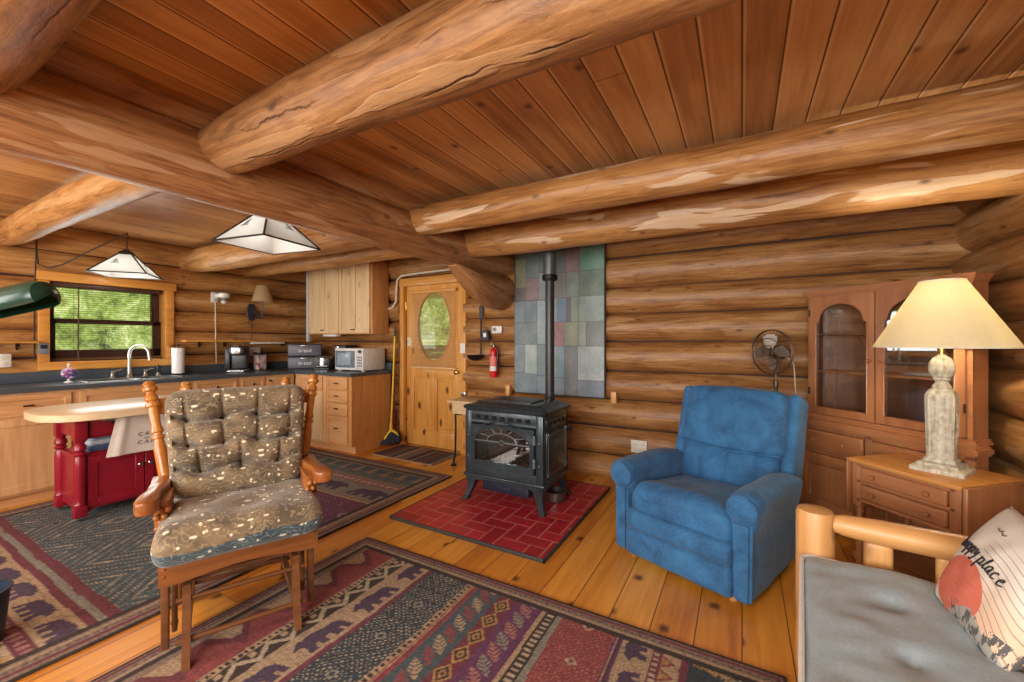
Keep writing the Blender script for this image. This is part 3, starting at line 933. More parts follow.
def paint(T, S, bands, SW):
    """T = metres along the rug, S = metres across"""
    img = np.zeros(T.shape + (3,)) + PAL['taupe']
    def saw(x, p): return np.abs(((x / p) % 1) - .5) * 2
    for t0, t1, kind, *c in bands:
        m = (T >= t0) & (T < t1)
        q = (T - t0) / (t1 - t0); h = t1 - t0
        put(img, m, c[0])
        if kind == 'tri':
            p = h * 1.1
            put(img, m & (q < .82) & (q < saw(S, p) * .82), c[1])
            put(img, m & (q < .45) & (q < (saw(S, p) - .35) * .9), c[2])
        elif kind == 'zig':
            p = h * 1.6
            put(img, m & (np.abs(q - .15 - .7 * saw(S, p)) < .17), c[1])
            put(img, m & (saw(S, p) > .8) & (np.abs(q - .25) < .18), c[2])
        elif kind == 'dash':
            p = c[2] if len(c) > 2 else .03
            put(img, m & (((S / p) % 1) < .5) & (q > .2) & (q < .8), c[1])
        elif kind == 'lines':
            for k, cc in enumerate(c[1:]):
                put(img, m & (q > (k + .5) / len(c)) & (q < (k + 1) / len(c)), cc)
        elif kind == 'dia':
            p = h * (c[3] if len(c) > 3 else 1.0)
            d = saw(S, p) + np.abs(q - .5) * 2
            st = (((T / .0155) % 1) < .6) & (((S / .0155) % 1) < .6)
            ring = (((d * 5) % 1) < .42)
            put(img, m & ring & st, c[1])
            put(img, m & ((d < .22)), c[2]); put(img, m & (d < .12), c[0])
        elif kind == 'bears':
            p = h * 2.0
            sx = ((S / p) % 1) * p; 
            var = np.floor(S / p)
            put(img, m & inpoly((sx - p * .1) / (p * .78), (q - .1) / .78 if not (len(c) > 2 and c[2]) else (1 - q - .1) / .78, BEAR), c[1])
        elif kind == 'fern':
            p = c[2] if len(c) > 2 else .17
            for off, cc in ((0, c[1]), (.5, c[3] if len(c) > 3 else c[1])):
                s = ((S / p + off) % 1) - .5
                xx = s * p * 1.0; yy = (q - .5) * h
                # diagonal leaf axis
                la = (xx * .75 + yy * .66); lb = (-xx * .66 + yy * .75)
                half = p * .40
                wl = np.clip(1 - np.abs(la) / half, 0, 1) ** .7 * p * .2
                teeth = ((la + np.abs(lb) * .8) / .022) % 1 < .62
                put(img, m & (np.abs(lb) < wl) & teeth & (np.abs(la) < half), cc)
                put(img, m & (np.abs(lb) < .003) & (np.abs(la) < half), cc)
        elif kind == 'pine':
            p = c[2] if len(c) > 2 else .16
            s = np.abs(((S / p) % 1) - .5) * p
            tiers = ((q * 5) % 1)
            wd = p * .42 * (.25 + q * .75) * (.5 + .5 * tiers)
            put(img, m & (q > .04) & (q < .62) & (s < wd * .9) & (((T + S * .5) / .014 % 1) < .7), c[1])
            st = (((T / .016) % 1) < .55) & (((S / .022 + np.floor(T / .016) * .5) % 1) < .45)
            put(img, m & (q > .45) & st, c[3] if len(c) > 3 else 'crm')
        elif kind == 'dots':
            st = (((T / .018) % 1) < .5) & (((S / .018 + np.floor(T / .018) * .5) % 1) < .5)
            put(img, m & st, c[1])
        elif kind == 'chain':
            p = h * 1.3
            d = saw(S, p) + np.abs(q - .5) * 2
            put(img, m & (d < 1.0), c[1]); put(img, m & (d < .72), c[2]); put(img, m & (d < .45), c[1]); put(img, m & (d < .2), c[2])
    return img

def edge_border(img, T, S, LT, SW, w=.10, top=True):
    e = np.minimum(np.minimum(T, LT - T), np.minimum(S, SW - S))
    m = e < w
    put(img, m, 'taupe')
    put(img, (e < w) & (e > w * .78), 'dk')
    put(img, (e < w * .70) & (e > w * .58), 'tan')
    put(img, (e < w * .36) & (e > w * .2), 'mar')
    put(img, e < .012, 'dk')
    # stitches in the border
    put(img, (e < w * .5) & (e > w * .44) & ((((T + S) / .03) % 1) < .5), 'dk')
    return img

def rug(name, label, x0, x1, y0, y1, along, start, bands, step, border, z=.012):
    nx, ny = int((x1 - x0) / step) + 1, int((y1 - y0) / step) + 1
    gx, gy = np.meshgrid(np.linspace(x0, x1, nx), np.linspace(y0, y1, ny))
    if along == 'x':
        T, S, LT, SW = gx - x0, y1 - gy, x1 - x0, y1 - y0
    else:
        T, S, LT, SW = y1 - gy, gx - x0, y1 - y0, x1 - x0
    rng = np.random.RandomState(len(label))
    wv = 0.004 * np.sin(S * 9) 
    img = paint(T + wv, S, bands, SW)
    img = edge_border(img, T, S, LT, SW, border)
    img = img * .86 + np.array([128., 112., 100.]) * .16
    img = img * 1.06 * (0.80 + 0.32 * rng.rand(ny, nx, 1)) * (0.92 + 0.1 * rng.rand(ny, 1, 1))
    return tag(vcol_grid_obj(name, x0, x1, y0, y1, z, nx, ny, np.clip(img, 0, 255), RUGM, z), label, 'rug')

bandsA = [(.10, .14, 'solid', 'taupe'), (.14, .35, 'tri', 'red', 'mar', 'tan'), (.35, .385, 'dash', 'tan', 'dk', .025), (.385, .47, 'zig', 'dk', 'crm', 'tan'), (.47, .485, 'solid', 'tan'),
          (.485, .635, 'bears', 'tan', 'pur', 1), (.635, .66, 'solid', 'mar'), (.66, .905, 'dia', 'tld', 'crm', 'sage', 1.0), (.905, .935, 'dash', 'tan', 'dk', .03), (.935, .975, 'lines', 'red', 'tan', 'mar'),
          (.975, 1.11, 'fern', 'teal', 'tan', .15, 'red'), (1.11, 1.20, 'chain', 'mar', 'gold', 'dk'), (1.20, 1.345, 'fern', 'plum', 'sage', .15, 'pink'),
          (1.345, 1.365, 'solid', 'tan'), (1.365, 1.42, 'dash', 'dk', 'crm', .03), (1.42, 1.45, 'solid', 'sage'), (1.45, 1.70, 'dia', 'red', 'pink', 'crm', .9), (1.70, 1.735, 'lines', 'plum', 'tan', 'dk'),
          (1.735, 1.86, 'bears', 'tan', 'pur', 1), (1.86, 1.90, 'dash', 'mar', 'crm', .03), (1.90, 1.97, 'tri', 'tan', 'red', 'gold'), (1.97, 2.0, 'solid', 'mar'), (2.0, 2.26, 'pine', 'tld', 'gold', .2, 'sage')]
rug('area_rug', 'large banded lodge rug in the foreground under the glider chair', -2.185, .15, -.35, 1.915, 'x', -2.185, bandsA, .0055, .105)
bandsB = [(.1, .19, 'solid', 'taupe'), (.19, .44, 'pine', 'teal', 'gold', .2, 'sage'), (.44, .50, 'lines', 'taupe', 'pink', 'taupe'), (.50, .56, 'dash', 'pink', 'crm', .08), (.56, .60, 'lines', 'taupe', 'mar', 'tan'),
          (.60, .84, 'bears', 'sage', 'pur', 1), (.84, .89, 'lines', 'tan', 'pur', 'tan'), (.89, 1.36, 'dia', 'plum', 'pink', 'crm', .9), (1.36, 1.42, 'dash', 'dk', 'crm', .03), (1.42, 1.52, 'tri', 'taupe', 'red', 'tan'),
          (1.52, 1.58, 'lines', 'sage', 'red', 'taupe'), (1.58, 2.38, 'dia', 'teal', 'crm', 'sage', .8), (2.38, 2.43, 'solid', 'mar'), (2.43, 2.465, 'solid', 'sage'), (2.465, 2.50, 'solid', 'mar'),
          (2.50, 2.65, 'bears', 'tan', 'pur', 1), (2.65, 2.72, 'dash', 'mar', 'pink', .05), (2.72, 2.90, 'zig', 'tan', 'tld', 'gold'), (2.90, 3.3, 'dia', 'tld', 'crm', 'gold', 1)]
rug('area_rug', 'large teal banded lodge rug on the kitchen floor under the red island', -4.94, -2.455, -.3, 3.185, 'y', 3.185, bandsB, .0075, .16)
cols = ['dk', 'taupe', 'mar', 'sage', 'taupe', 'teal', 'tan', 'dk', 'mar', 'taupe', 'sage', 'pur', 'tan', 'teal', 'dk', 'pink', 'taupe']
rb = []
random.seed(5)
tt = 0.0
while tt < 1.0:
    wd_ = random.uniform(.015, .045); cc = random.choice(cols); c2 = random.choice(cols)
    rb.append((tt, tt + wd_, random.choice(['solid', 'dash', 'dash', 'lines', 'zig']), cc, c2, .03) if True else None)
    if rb[-1][2] == 'zig': rb[-1] = (tt, tt + wd_, 'zig', cc, c2, 'tan')
    if rb[-1][2] == 'lines': rb[-1] = (tt, tt + wd_, 'lines', cc, c2)
    tt += wd_
def doormat():
    x0, x1, y0, y1 = -3.75, -2.85, 3.36, 3.86
    step = .006
    nx, ny = int((x1 - x0) / step), int((y1 - y0) / step)
    gx, gy = np.meshgrid(np.linspace(x0, x1, nx), np.linspace(y0, y1, ny))
    img = paint(gx - x0, gy - y0, rb, .5)
    put(img, (gy < y0 + .018) | (gx > x1 - .012), 'tan')
    rng = np.random.RandomState(4)
    img = img * (0.75 + 0.3 * rng.rand(ny, nx, 1))
    tag(vcol_grid_obj('door_mat', x0, x1, y0, y1, .01, nx, ny, np.clip(img, 0, 255), RUGM, .01), 'small striped mat on the floor in front of the pine door', 'mat')
doormat()
# ------------------------------------------------------------------ slate panel behind the stove
def slate():
    tiles = [(317,20,370,105,(92,97,97)),(370,20,425,190,(96,106,103)),(425,20,490,170,(84,98,94)),(490,20,567,90,(66,88,78)),(567,20,697,77,(88,92,94)),
        (317,105,367,230,(114,116,90)),(367,105,425,190,(94,104,102)),(490,90,540,180,(86,98,94)),(540,85,600,180,(112,90,90)),(600,77,697,178,(94,130,114)),(425,170,475,285,(110,118,118)),
        (312,230,367,285,(98,88,86)),(367,190,425,285,(114,96,94)),(475,180,545,280,(106,102,100)),(545,180,600,280,(98,110,100)),(600,178,697,278,(96,112,100)),
        (312,285,362,378,(102,116,124)),(362,285,417,378,(98,112,119)),(417,285,475,470,(128,142,146)),(475,280,505,378,(132,142,142)),(505,280,545,378,(88,112,132)),(545,280,565,378,(78,76,74)),(565,280,597,378,(110,122,104)),(597,278,697,378,(126,140,134)),
        (312,378,417,470,(103,118,121)),(475,378,535,475,(138,94,96)),(535,378,597,475,(116,120,98)),(597,378,627,475,(136,146,138)),(627,378,697,475,(106,114,114)),
        (312,470,360,590,(112,127,134)),(360,470,417,597,(142,157,154)),(417,470,475,600,(104,120,126)),(475,475,505,605,(128,145,150)),(505,475,537,605,(112,138,148)),(537,475,592,675,(99,102,102)),(592,475,697,610,(142,154,154)),
        (312,590,417,675,(106,122,130)),(417,600,475,675,(108,122,130)),(475,605,537,675,(108,124,134)),(592,610,697,675,(106,117,128)),(360,597,417,600,(106,122,130))]
    x0, x1, z0, z1 = -2.125, -1.145, .775, 2.40
    nx, nz = 198, 326
    gx, gz = np.meshgrid(np.linspace(0, 1, nx), np.linspace(0, 1, nz))
    zx = 312 + gx * 385; zy = 675 - gz * 655
    img = np.zeros(gx.shape + (3,)) + 70.0
    rng = np.random.RandomState(2)
    for a, b, c, d, col in tiles:
        m = (zx >= a + .9) & (zx < c - .9) & (zy >= b + 1.2) & (zy < d - 1.2)
        img[m] = np.array(col)
    # soft mineral clouding inside each tile
    cl = np.array([[mnoise.noise((x * 9, z * 14, 1.7)) + .5 * mnoise.noise((x * 30, z * 45, 4.1)) for x in np.linspace(0, 1, nx)] for z in np.linspace(0, 1, nz)])
    img = img * 1.14 * (1 + .10 * cl[..., None])
    img[:, :, 0] += 5 * cl; img[:, :, 1] -= 2 * cl
    p = thing('slate_panel', 'patchwork panel of grey green and blue slate tiles behind the stove pipe', 'wall panel', (0, YB - .003, 0))
    o = vcol_grid_obj('tile_face', x0, x1, z0, z1, 0, nx, nz, np.clip(img, 0, 255), SLATE, .012, p)
    o.rotation_euler = (PI / 2, 0, 0); o.location = (0, -.033, 0)
    bm = B(); box2(bm, (x0 - .006, -.02, z0 - .008), (x1 + .006, .0, z1)); obj('backer_board', bm, BOARD, p)
slate()

# ------------------------------------------------------------------ stove
def stove():
    t = thing('wood_stove', 'dark grey enamelled cast iron stove with an arched glass door on the hearth', 'stove', (-1.64, 3.015, .024))
    W, D = .70, .50                       # body
    hw, hd = W / 2, D / 2
    z0, z1 = .20, .735
    # shell (open firebox in front)
    bm = B()
    box2(bm, (-hw, -hd + .02, z0), (-hw + .03, hd, z1), .008); box2(bm, (hw - .03, -hd + .02, z0), (hw, hd, z1), .008)
    box2(bm, (-hw, hd - .03, z0), (hw, hd, z1)); box2(bm, (-hw + .02, -hd + .02, z0), (hw - .02, hd, z0 + .04)); box2(bm, (-hw + .02, -hd + .03, z1 - .06), (hw - .02, hd, z1))
    box2(bm, (-hw, -hd, z1 - .105), (hw, -hd + .045, z1), .006)
    box2(bm, (-hw, -hd, z0), (hw, -hd + .045, z0 + .085), .006)
    box2(bm, (-hw - .002, -hd - .004, z0 + .002), (-hw + .06, -hd + .046, z1 - .002), .008); box2(bm, (hw - .06, -hd - .004, z0 + .002), (hw + .002, -hd + .046, z1 - .002), .008)
    # side relief panels
    for s in (-1, 1):
        box2(bm, (s * hw, -hd + .05, z0 + .05), (s * (hw + .012), hd - .05, z0 + .40), .005)
        box2(bm, (s * hw, -hd + .05, z0 + .42), (s * (hw + .008), hd - .05, z1 - .04), .004)
    obj('firebox', bm, IRON, t)
    for s in (-1, 1):
        bm = B()
        x = s * (hw + .012)
        for yy in (-hd + .075, hd - .075):
            for zz in (z0 + .08, z0 + .37):
                box2(bm, (x - .003, yy - .005, zz - .022), (x + .004, yy + .005, zz + .022), .002); box2(bm, (x - .003, yy - .022, zz - .005), (x + .004, yy + .022, zz + .005), .002)
        for (a, b) in (((-hd + .07, z0 + .075), (-hd + .074, z0 + .375)), ((hd - .074, z0 + .075), (hd - .07, z0 + .375)), ((-hd + .07, z0 + .073), (hd - .07, z0 + .077)), ((-hd + .07, z0 + .373), (hd - .07, z0 + .377))):
            box2(bm, (x - .002, a[0], a[1]), (x + .003, b[0], b[1]))
        for k in range(3):
            box2(bm, (s * (hw + .002), -hd + .06, z0 + .008 + .012 * k), (s * (hw + .006), hd - .06, z0 + .012 + .012 * k))
        obj('side_trim', bm, IRONHI, t)
    # top
    bm = B()
    def rr(hx, hy, z, r=.05, n=6):
        out = []
        for cx, cy, a0 in ((hx - r, hy - r, 0), (-hx + r, hy - r, PI / 2), (-hx + r, -hy + r, PI), (hx - r, -hy + r, 1.5 * PI)):
            for i in range(n + 1):
                a = a0 + PI / 2 * i / n
                out.append((cx + r * math.cos(a), cy + r * math.sin(a), z))
        return out
    rings_to_faces(bm, [rr(hw + .005, hd + .005, z1, .03), rr(hw + .028, hd + .02, z1 + .014, .045), rr(hw + .032, hd + .022, z1 + .026, .045), rr(hw + .022, hd + .014, z1 + .036, .045), rr(hw - .005, hd - .008, z1 + .042, .05), rr(hw - .03, hd - .03, z1 + .047, .06), rr(hw - .05, hd - .05, z1 + .062, .06), rr(hw - .065, hd - .065, z1 + .065, .06)])
    obj('top_plate', bm, IRON, t)
    bm = B()
    rings_to_faces(bm, [rr(.20, .125, z1 + .063, .03), rr(.20, .125, z1 + .073, .03), rr(.19, .115, z1 + .076, .03)])
    tube(bm, [(-.17 + .02 * k, -.0 + .012 * math.sin(k * 1.3), z1 + .078) for k in range(6)], .008, 8)
    obj('lid', bm, PIPEM, t)
    # vent slots, front and sides
    VS = plain('vent_black', (8, 9, 10), .9)
    for k in range(7):
        bm = B(); box(bm, (-.225 + .075 * k, -hd - .0015, z1 - .05), (.044, .006, .030), .004); obj('vent_slot', bm, VS, t)
    for s in (-1, 1):
        for k in range(4):
            bm = B(); box(bm, (s * (hw + .0085), -.12 + .08 * k, z1 - .072), (.006, .036, .032), .004); obj('vent_slot', bm, VS, t)
    bm = B()
    for zz in (z1 - .02, z1 - .083, z1 - .09):
        box2(bm, (-hw + .05, -hd - .004, zz), (hw - .05, -hd + .002, zz + .004))
    for xx in (-hw + .03, hw - .03):
        for zz in (z0 + .16, z0 + .33):
            lathe(bm, [(.001, 0), (.007, .001), (.005, .005), (.001, .006)], n=10, M=Matrix.Translation((xx, -hd, zz)) @ Matrix.Rotation(PI / 2, 4, 'X'))
    obj('front_trim', bm, IRONHI, t)
    # door
    zb, zs = z0 + .085, z0 + .30
    dw = .285
    arch = [(-dw + .035, zb + .055), (dw - .035, zb + .055)] + [((dw - .035) * math.cos(PI * k / 24), zs - .015 + .125 * math.sin(PI * k / 24)) for k in range(25)]
    bm = B()
    plate_hole(bm, (-dw, zb, dw, z1 - .108), arch, -hd - .018, -hd + .014)
    # raised ribs following the arch
    for off, rad in ((.028, .006), (.05, .005)):
        pts = [((dw - .035 + off * .8) * math.cos(PI * k / 24), -hd - .019, zs - .015 + (.125 + off) * math.sin(PI * k / 24)) for k in range(2, 23)]
        tube(bm, pts, rad, 6)
    for zz in (zb + .012, zb + .03):
        box2(bm, (-dw + .02, -hd - .022, zz), (dw - .02, -hd - .015, zz + .008), .002)
    d = obj('door', bm, IRON, t)
    bm = B(); prism(bm, [(p[0] * 1.01, p[1]) for p in arch], -hd - .004, -hd, 'xz'); obj('door_glass', bm, GLASSS, d)
    bm = B()
    y = -hd - .012
    zc = zs + .0
    box2(bm, (-dw + .03, y - .004, zc - .004), (-.03, y + .004, zc + .004)); box2(bm, (.03, y - .004, zc - .004), (dw - .03, y + .004, zc + .004))
    tube(bm, [(-.03, y, zc), (0, y, zc + .02), (.03, y, zc), (0, y, zc - .02)], .005, 6, closed=True)
    tube(bm, [(.135 * math.cos(PI * k / 16), y, zc + .07 * math.sin(PI * k / 16)) for k in range(17)], .004, 6)
    for k in (3, 6, 8, 10, 13):
        a = PI * k / 16
        tube(bm, [(.135 * math.cos(a), y, zc + .07 * math.sin(a)), (.245 * math.cos(a), y, zs - .015 + .122 * math.sin(a))], .0035, 6)
    obj('glass_bars', bm, IRONHI, d)
    for zz in (zb + .06, zb + .235):
        bm = B(); tube(bm, [(dw + .004, -hd - .02, zz), (dw + .004, -hd - .02, zz + .05)], .011, 10); lathe(bm, [(.001, 0), (.012, .004), (.008, .014), (.001, .018)], (dw + .004, -hd - .02, zz + .05), 10)
        obj('door_hinge', bm, IRONHI, t)
    # inside
    bm = B(); box2(bm, (-hw + .03, -hd + .3, z0 + .04), (hw - .03, -hd + .33, z1 - .07)); obj('fire_back', bm, plain('firebrick', (96, 84, 74), .8, 0, .25, 14), t, smooth=False)
    for k, (xx, yy, rz, r) in enumerate(((-.05, -.04, .3, .045), (.06, .02, -.5, .04), (.0, .0, .9, .035))):
        bm = B()
        tube(bm, [(xx - .17 * math.cos(rz), yy - .12 * math.sin(rz), z0 + .09 + .05 * (k == 2)), (xx, yy, z0 + .10 + .06 * (k == 2)), (xx + .17 * math.cos(rz), yy + .12 * math.sin(rz), z0 + .09 + .05 * (k == 2))], [r * .8, r, r * .85], 10)
        obj('fire_log', bm, plain('charred_log_%d' % k, (58, 50, 45), .9, 0, .35, 20), t)
    # legs
    for sx in (-1, 1):
        for sy in (-1, 1):
            bm = B()
            prof = [(.0, .055), (.015, .05), (.05, .03), (.10, .022), (.15, .02), (.185, .026)]
            rings = []
            for k, (dz, half) in enumerate([(0, .024), (.012, .028), (.03, .02), (.08, .024), (.14, .036), (.185, .05), (.20, .055)]):
                o = .052 * (1 - dz / .2) ** 1.6 - .018
                cx, cy = sx * (hw - .035 + o), sy * (hd - .035 + o)
                rings.append([(cx + half * a, cy + half * b, dz) for a, b in ((1, 1), (-1, 1), (-1, -1), (1, -1))])
            rings_to_faces(bm, rings)
            obj('leg', bm, IRON, t, ang=25)
    bm = B()
    for sgn in (-1,):
        pts = [(-hw + .02, z0 + .01)] + [(-hw + .02 + (W - .04) * k / 24, z0 - .012 - .028 * (abs(k / 12 - 1) ** 2.2)) for k in range(25)] + [(hw - .02, z0 + .01)]
        prism(bm, pts, -hd - .008, -hd + .012, 'xz')
    for s in (-1, 1):
        box2(bm, (s * hw - .012, -hd + .03, z0 - .03), (s * hw + .006, hd - .03, z0 + .01), .004)
    box2(bm, (-hw - .016, -hd - .016, z0 - .004), (hw + .016, hd + .01, z0 + .02), .008)
    obj('base_skirt', bm, IRON, t)
    bm = B(); box2(bm, (-.22, -hd + .06, .075), (.20, hd - .1, .17), .008); box2(bm, (-.24, -hd + .05, .15), (.22, -hd + .07, .175), .004); box2(bm, (-.05, -hd + .045, .105), (.05, -hd + .06, .13), .004)
    obj('ash_drawer', bm, plain('ash_drawer_navy', (40, 48, 66), .4, .3), t)
    bm = B(); tube(bm, [(hw + .01, hd - .06, z0 + .37), (hw + .05, hd - .06, z0 + .37)], .012, 10); tube(bm, [(hw + .05, hd - .06, z0 + .395), (hw + .055, hd - .06, z0 + .34)], .011, 10)
    obj('damper_handle', bm, BLACKM, t)
stove()
p = thing('stove_pipe', 'black stove pipe with a wider grey sleeve rising in front of the slate panel', 'pipe', (-1.515, 3.40, 0))
bm = B(); lathe(bm, [(.041, .50), (.041, 1.90)], n=28); lathe(bm, [(.043, .79), (.05, .795), (.05, .81), (.043, .815)], n=28); lathe(bm, [(.0412, 1.36), (.0445, 1.362), (.0445, 1.372), (.0412, 1.374)], n=28)
for zz in (1.42, 1.55): lathe(bm, [(.001, 0), (.005, 0), (.004, .003), (.001, .004)], n=8, M=Matrix.Translation((.03, -.029, zz)) @ Matrix.Rotation(PI / 2, 4, 'X'))
obj('pipe', bm, PIPEM, p)
bm = B(); box2(bm, (-.06, -.14, .52), (.06, .05, .64), .01); obj('tee_box', bm, PIPEM, p)
bm = B(); lathe(bm, [(.066, 1.87), (.07, 1.875), (.07, 1.91), (.066, 1.915)], n=28); lathe(bm, [(.045, 1.862), (.066, 1.866), (.066, 1.872), (.05, 1.874)], n=28); obj('collar', bm, BLACKM, p)
bm = B(); lathe(bm, [(.06, 1.90), (.06, ZC - .005)], n=28); obj('sleeve', bm, PIPEG, p)
bm = B(); lathe(bm, [(.001, 0), (.075, 0), (.085, .01), (.088, .075), (.092, .078), (.088, .081), (.080, .078), (.076, .014), (.001, .01)], n=28)
tag(obj('steel_pot', bm, plain('worn_pot', (112, 104, 98), .35, .8), loc=(-1.33, 3.10, .0235)), 'small round metal pot on the red tiles beneath the stove', 'pot')

# ------------------------------------------------------------------ recliner
def recliner():
    t = thing('recliner', 'blue plush recliner with rolled arms facing the stove and rug', 'armchair', (-.185, 2.80, 0), R(-21.3))
    def crease(x, y, z, amp=.006, f=9):
        return amp * mnoise.noise((x * f, y * f, z * f))
    bm = B(); soft(bm, (0, .03, .19), (.62, .70, .28), .03, 8); obj('base', bm, BLUE, t)
    def fpan(zc, h, y, amp, w=.615):
        bm = B()
        def fn(x, yy, z):
            return (x, yy - .014 * (1 - (2 * z / h) ** 2) + crease(x, yy, z + zc, amp), z)
        soft(bm, (0, y, zc), (w, .07, h), .028, (20, 2, 6), fn)
        return bm
    obj('footrest', fpan(.108, .165, -.375, .008), BLUE, t)
    obj('footrest', fpan(.245, .125, -.38, .008), BLUE, t)
    bm = B()
    def fs(x, y, z):
        top = max(0, z / .10)
        f = .03 * (1 - (2 * x / .62) ** 2) * top + .014 * mnoise.noise((x * 7, y * 6, 3.1)) * top
        pull = .010 * mnoise.noise((x * 22, y * 4, 8.0)) * top
        sl = -.085 * (y + .30) / .62
        dr = -((-.24 - y) / .14) ** 2 * .03 if y < -.24 else 0
        return (x, y + (-.012 if y < -.3 else 0) + crease(x, y, z, .006), z + f + dr + pull + sl)
    soft(bm, (0, -.05, .35), (.62, .66, .20), .075, (26, 26, 4), fs)
    obj('seat_cushion', bm, BLUE, t)
    for s in (-1, 1):
        bm = B()
        def fa(x, y, z):
            k = max(0.0, min(1.0, (z + .27) / .54))
            e = max(0, (k - .55) / .45)
            wide = 1.0 + .55 * math.sin(min(1, e * 1.15) * PI / 2)
            out = .012 * e
            back = max(0, (y + .05) / .40)
            return (x * wide + s * out + crease(x, y, z, .008, 6), y - (.016 * e if y < -.3 else 0), z - .05 * back ** 2 * e + crease(x + 3, y, z, .008, 5))
        soft(bm, (s * .348, -.055, .305), (.098, .67, .545), .047, (4, 20, 16), fa)
        a = obj('arm', bm, BLUE, t)
        bm = B()
        M = Matrix.Translation((s * .352, -.402, .492)) @ Matrix.Rotation(PI / 2, 4, 'X')
        lathe(bm, [(.001, .022), (.035, .020), (.060, .014), (.073, .003), (.076, -.03), (.06, -.05)], n=26, M=M)
        obj('arm_roll', bm, BLUE, a)
        bm = B()
        prism(bm, [(s * .305, .035), (s * .393, .035), (s * .398, .43), (s * .305, .43)], -.402, -.36, 'xz')
        bmesh.ops.bevel(bm, geom=bm.edges[:], offset=.014, segments=3, affect='EDGES')
        obj('arm_panel', bm, BLUE, a)
    Mb = Matrix.Translation((0, .29, .34)) @ Matrix.Rotation(R(-17), 4, 'X')
    bm = B()
    def fl(x, y, z):
        rid = .016 * (1 - abs(math.sin(PI * x / .17)) ** .5)
        return (x * 1.0, y - .03 * (1 - (2 * z / .32) ** 2) + (rid if y < 0 else 0) + crease(x, y, z, .012, 8), z)
    soft(bm, (0, -.01, .14), (.60, .16, .32), .07, (30, 4, 12), fl, Mb)
    obj('lumbar_cushion', bm, BLUE, t)
    bm = B()
    def fb(x, y, z):
        k = (z + .19) / .38
        pl = .016 * mnoise.noise((x * 16, 1.3, z * 4)) * max(0, 1 - k) if y < 0 else 0
        puff = -.025 * (1 - (2 * x / .66) ** 4) * (1 - (2 * z / .42) ** 2) if y < 0 else 0
        sag = -.02 * (1 - (2 * x / .66) ** 2) * (1 if z < -.1 else 0)
        arch = .012 * (1 - (2 * x / .66) ** 2) if z > .1 else 0
        return (x * (1 - .05 * max(0, k)), y + pl + puff, z + sag + arch + crease(x, y, z, .006))
    soft(bm, (0, -.03, .455), (.655, .19, .42), .06, (28, 4, 18), fb, Mb)
    obj('back_cushion', bm, BLUE, t)
    for s in (-1, 1):
        bm = B()
        soft(bm, (s * .338, .025, .395), (.075, .20, .53), .036, (3, 6, 14), lambda x, y, z: (x, y, z + crease(x, y, z, .008)), Mb)
        obj('back_wing', bm, BLUE, t)
    bm = B(); soft(bm, (0, .08, .34), (.66, .09, .60), .04, (10, 3, 10), None, Mb); obj('back_shell', bm, BLUE, t)
    bm = B(); tube(bm, [(-.31, -.125, .262), (-.15, -.150, .248), (0, -.155, .242), (.15, -.150, .248), (.31, -.125, .262)], .006, 6)
    for v in bm.verts: v.co = Mb @ v.co
    obj('seam_piping', bm, BLUE, t)
    FOOTW = plain('foot_wood', (176, 128, 76), .5)
    for sx, sy in ((-.29, -.34), (.29, -.34), (-.29, .32), (.29, .32)):
        bm = B(); lathe(bm, [(.001, 0), (.022, .001), (.024, .012), (.018, .03), (.018, .055)], (sx, sy, 0), 16)
        obj('foot', bm, FOOTW, t)
recliner()

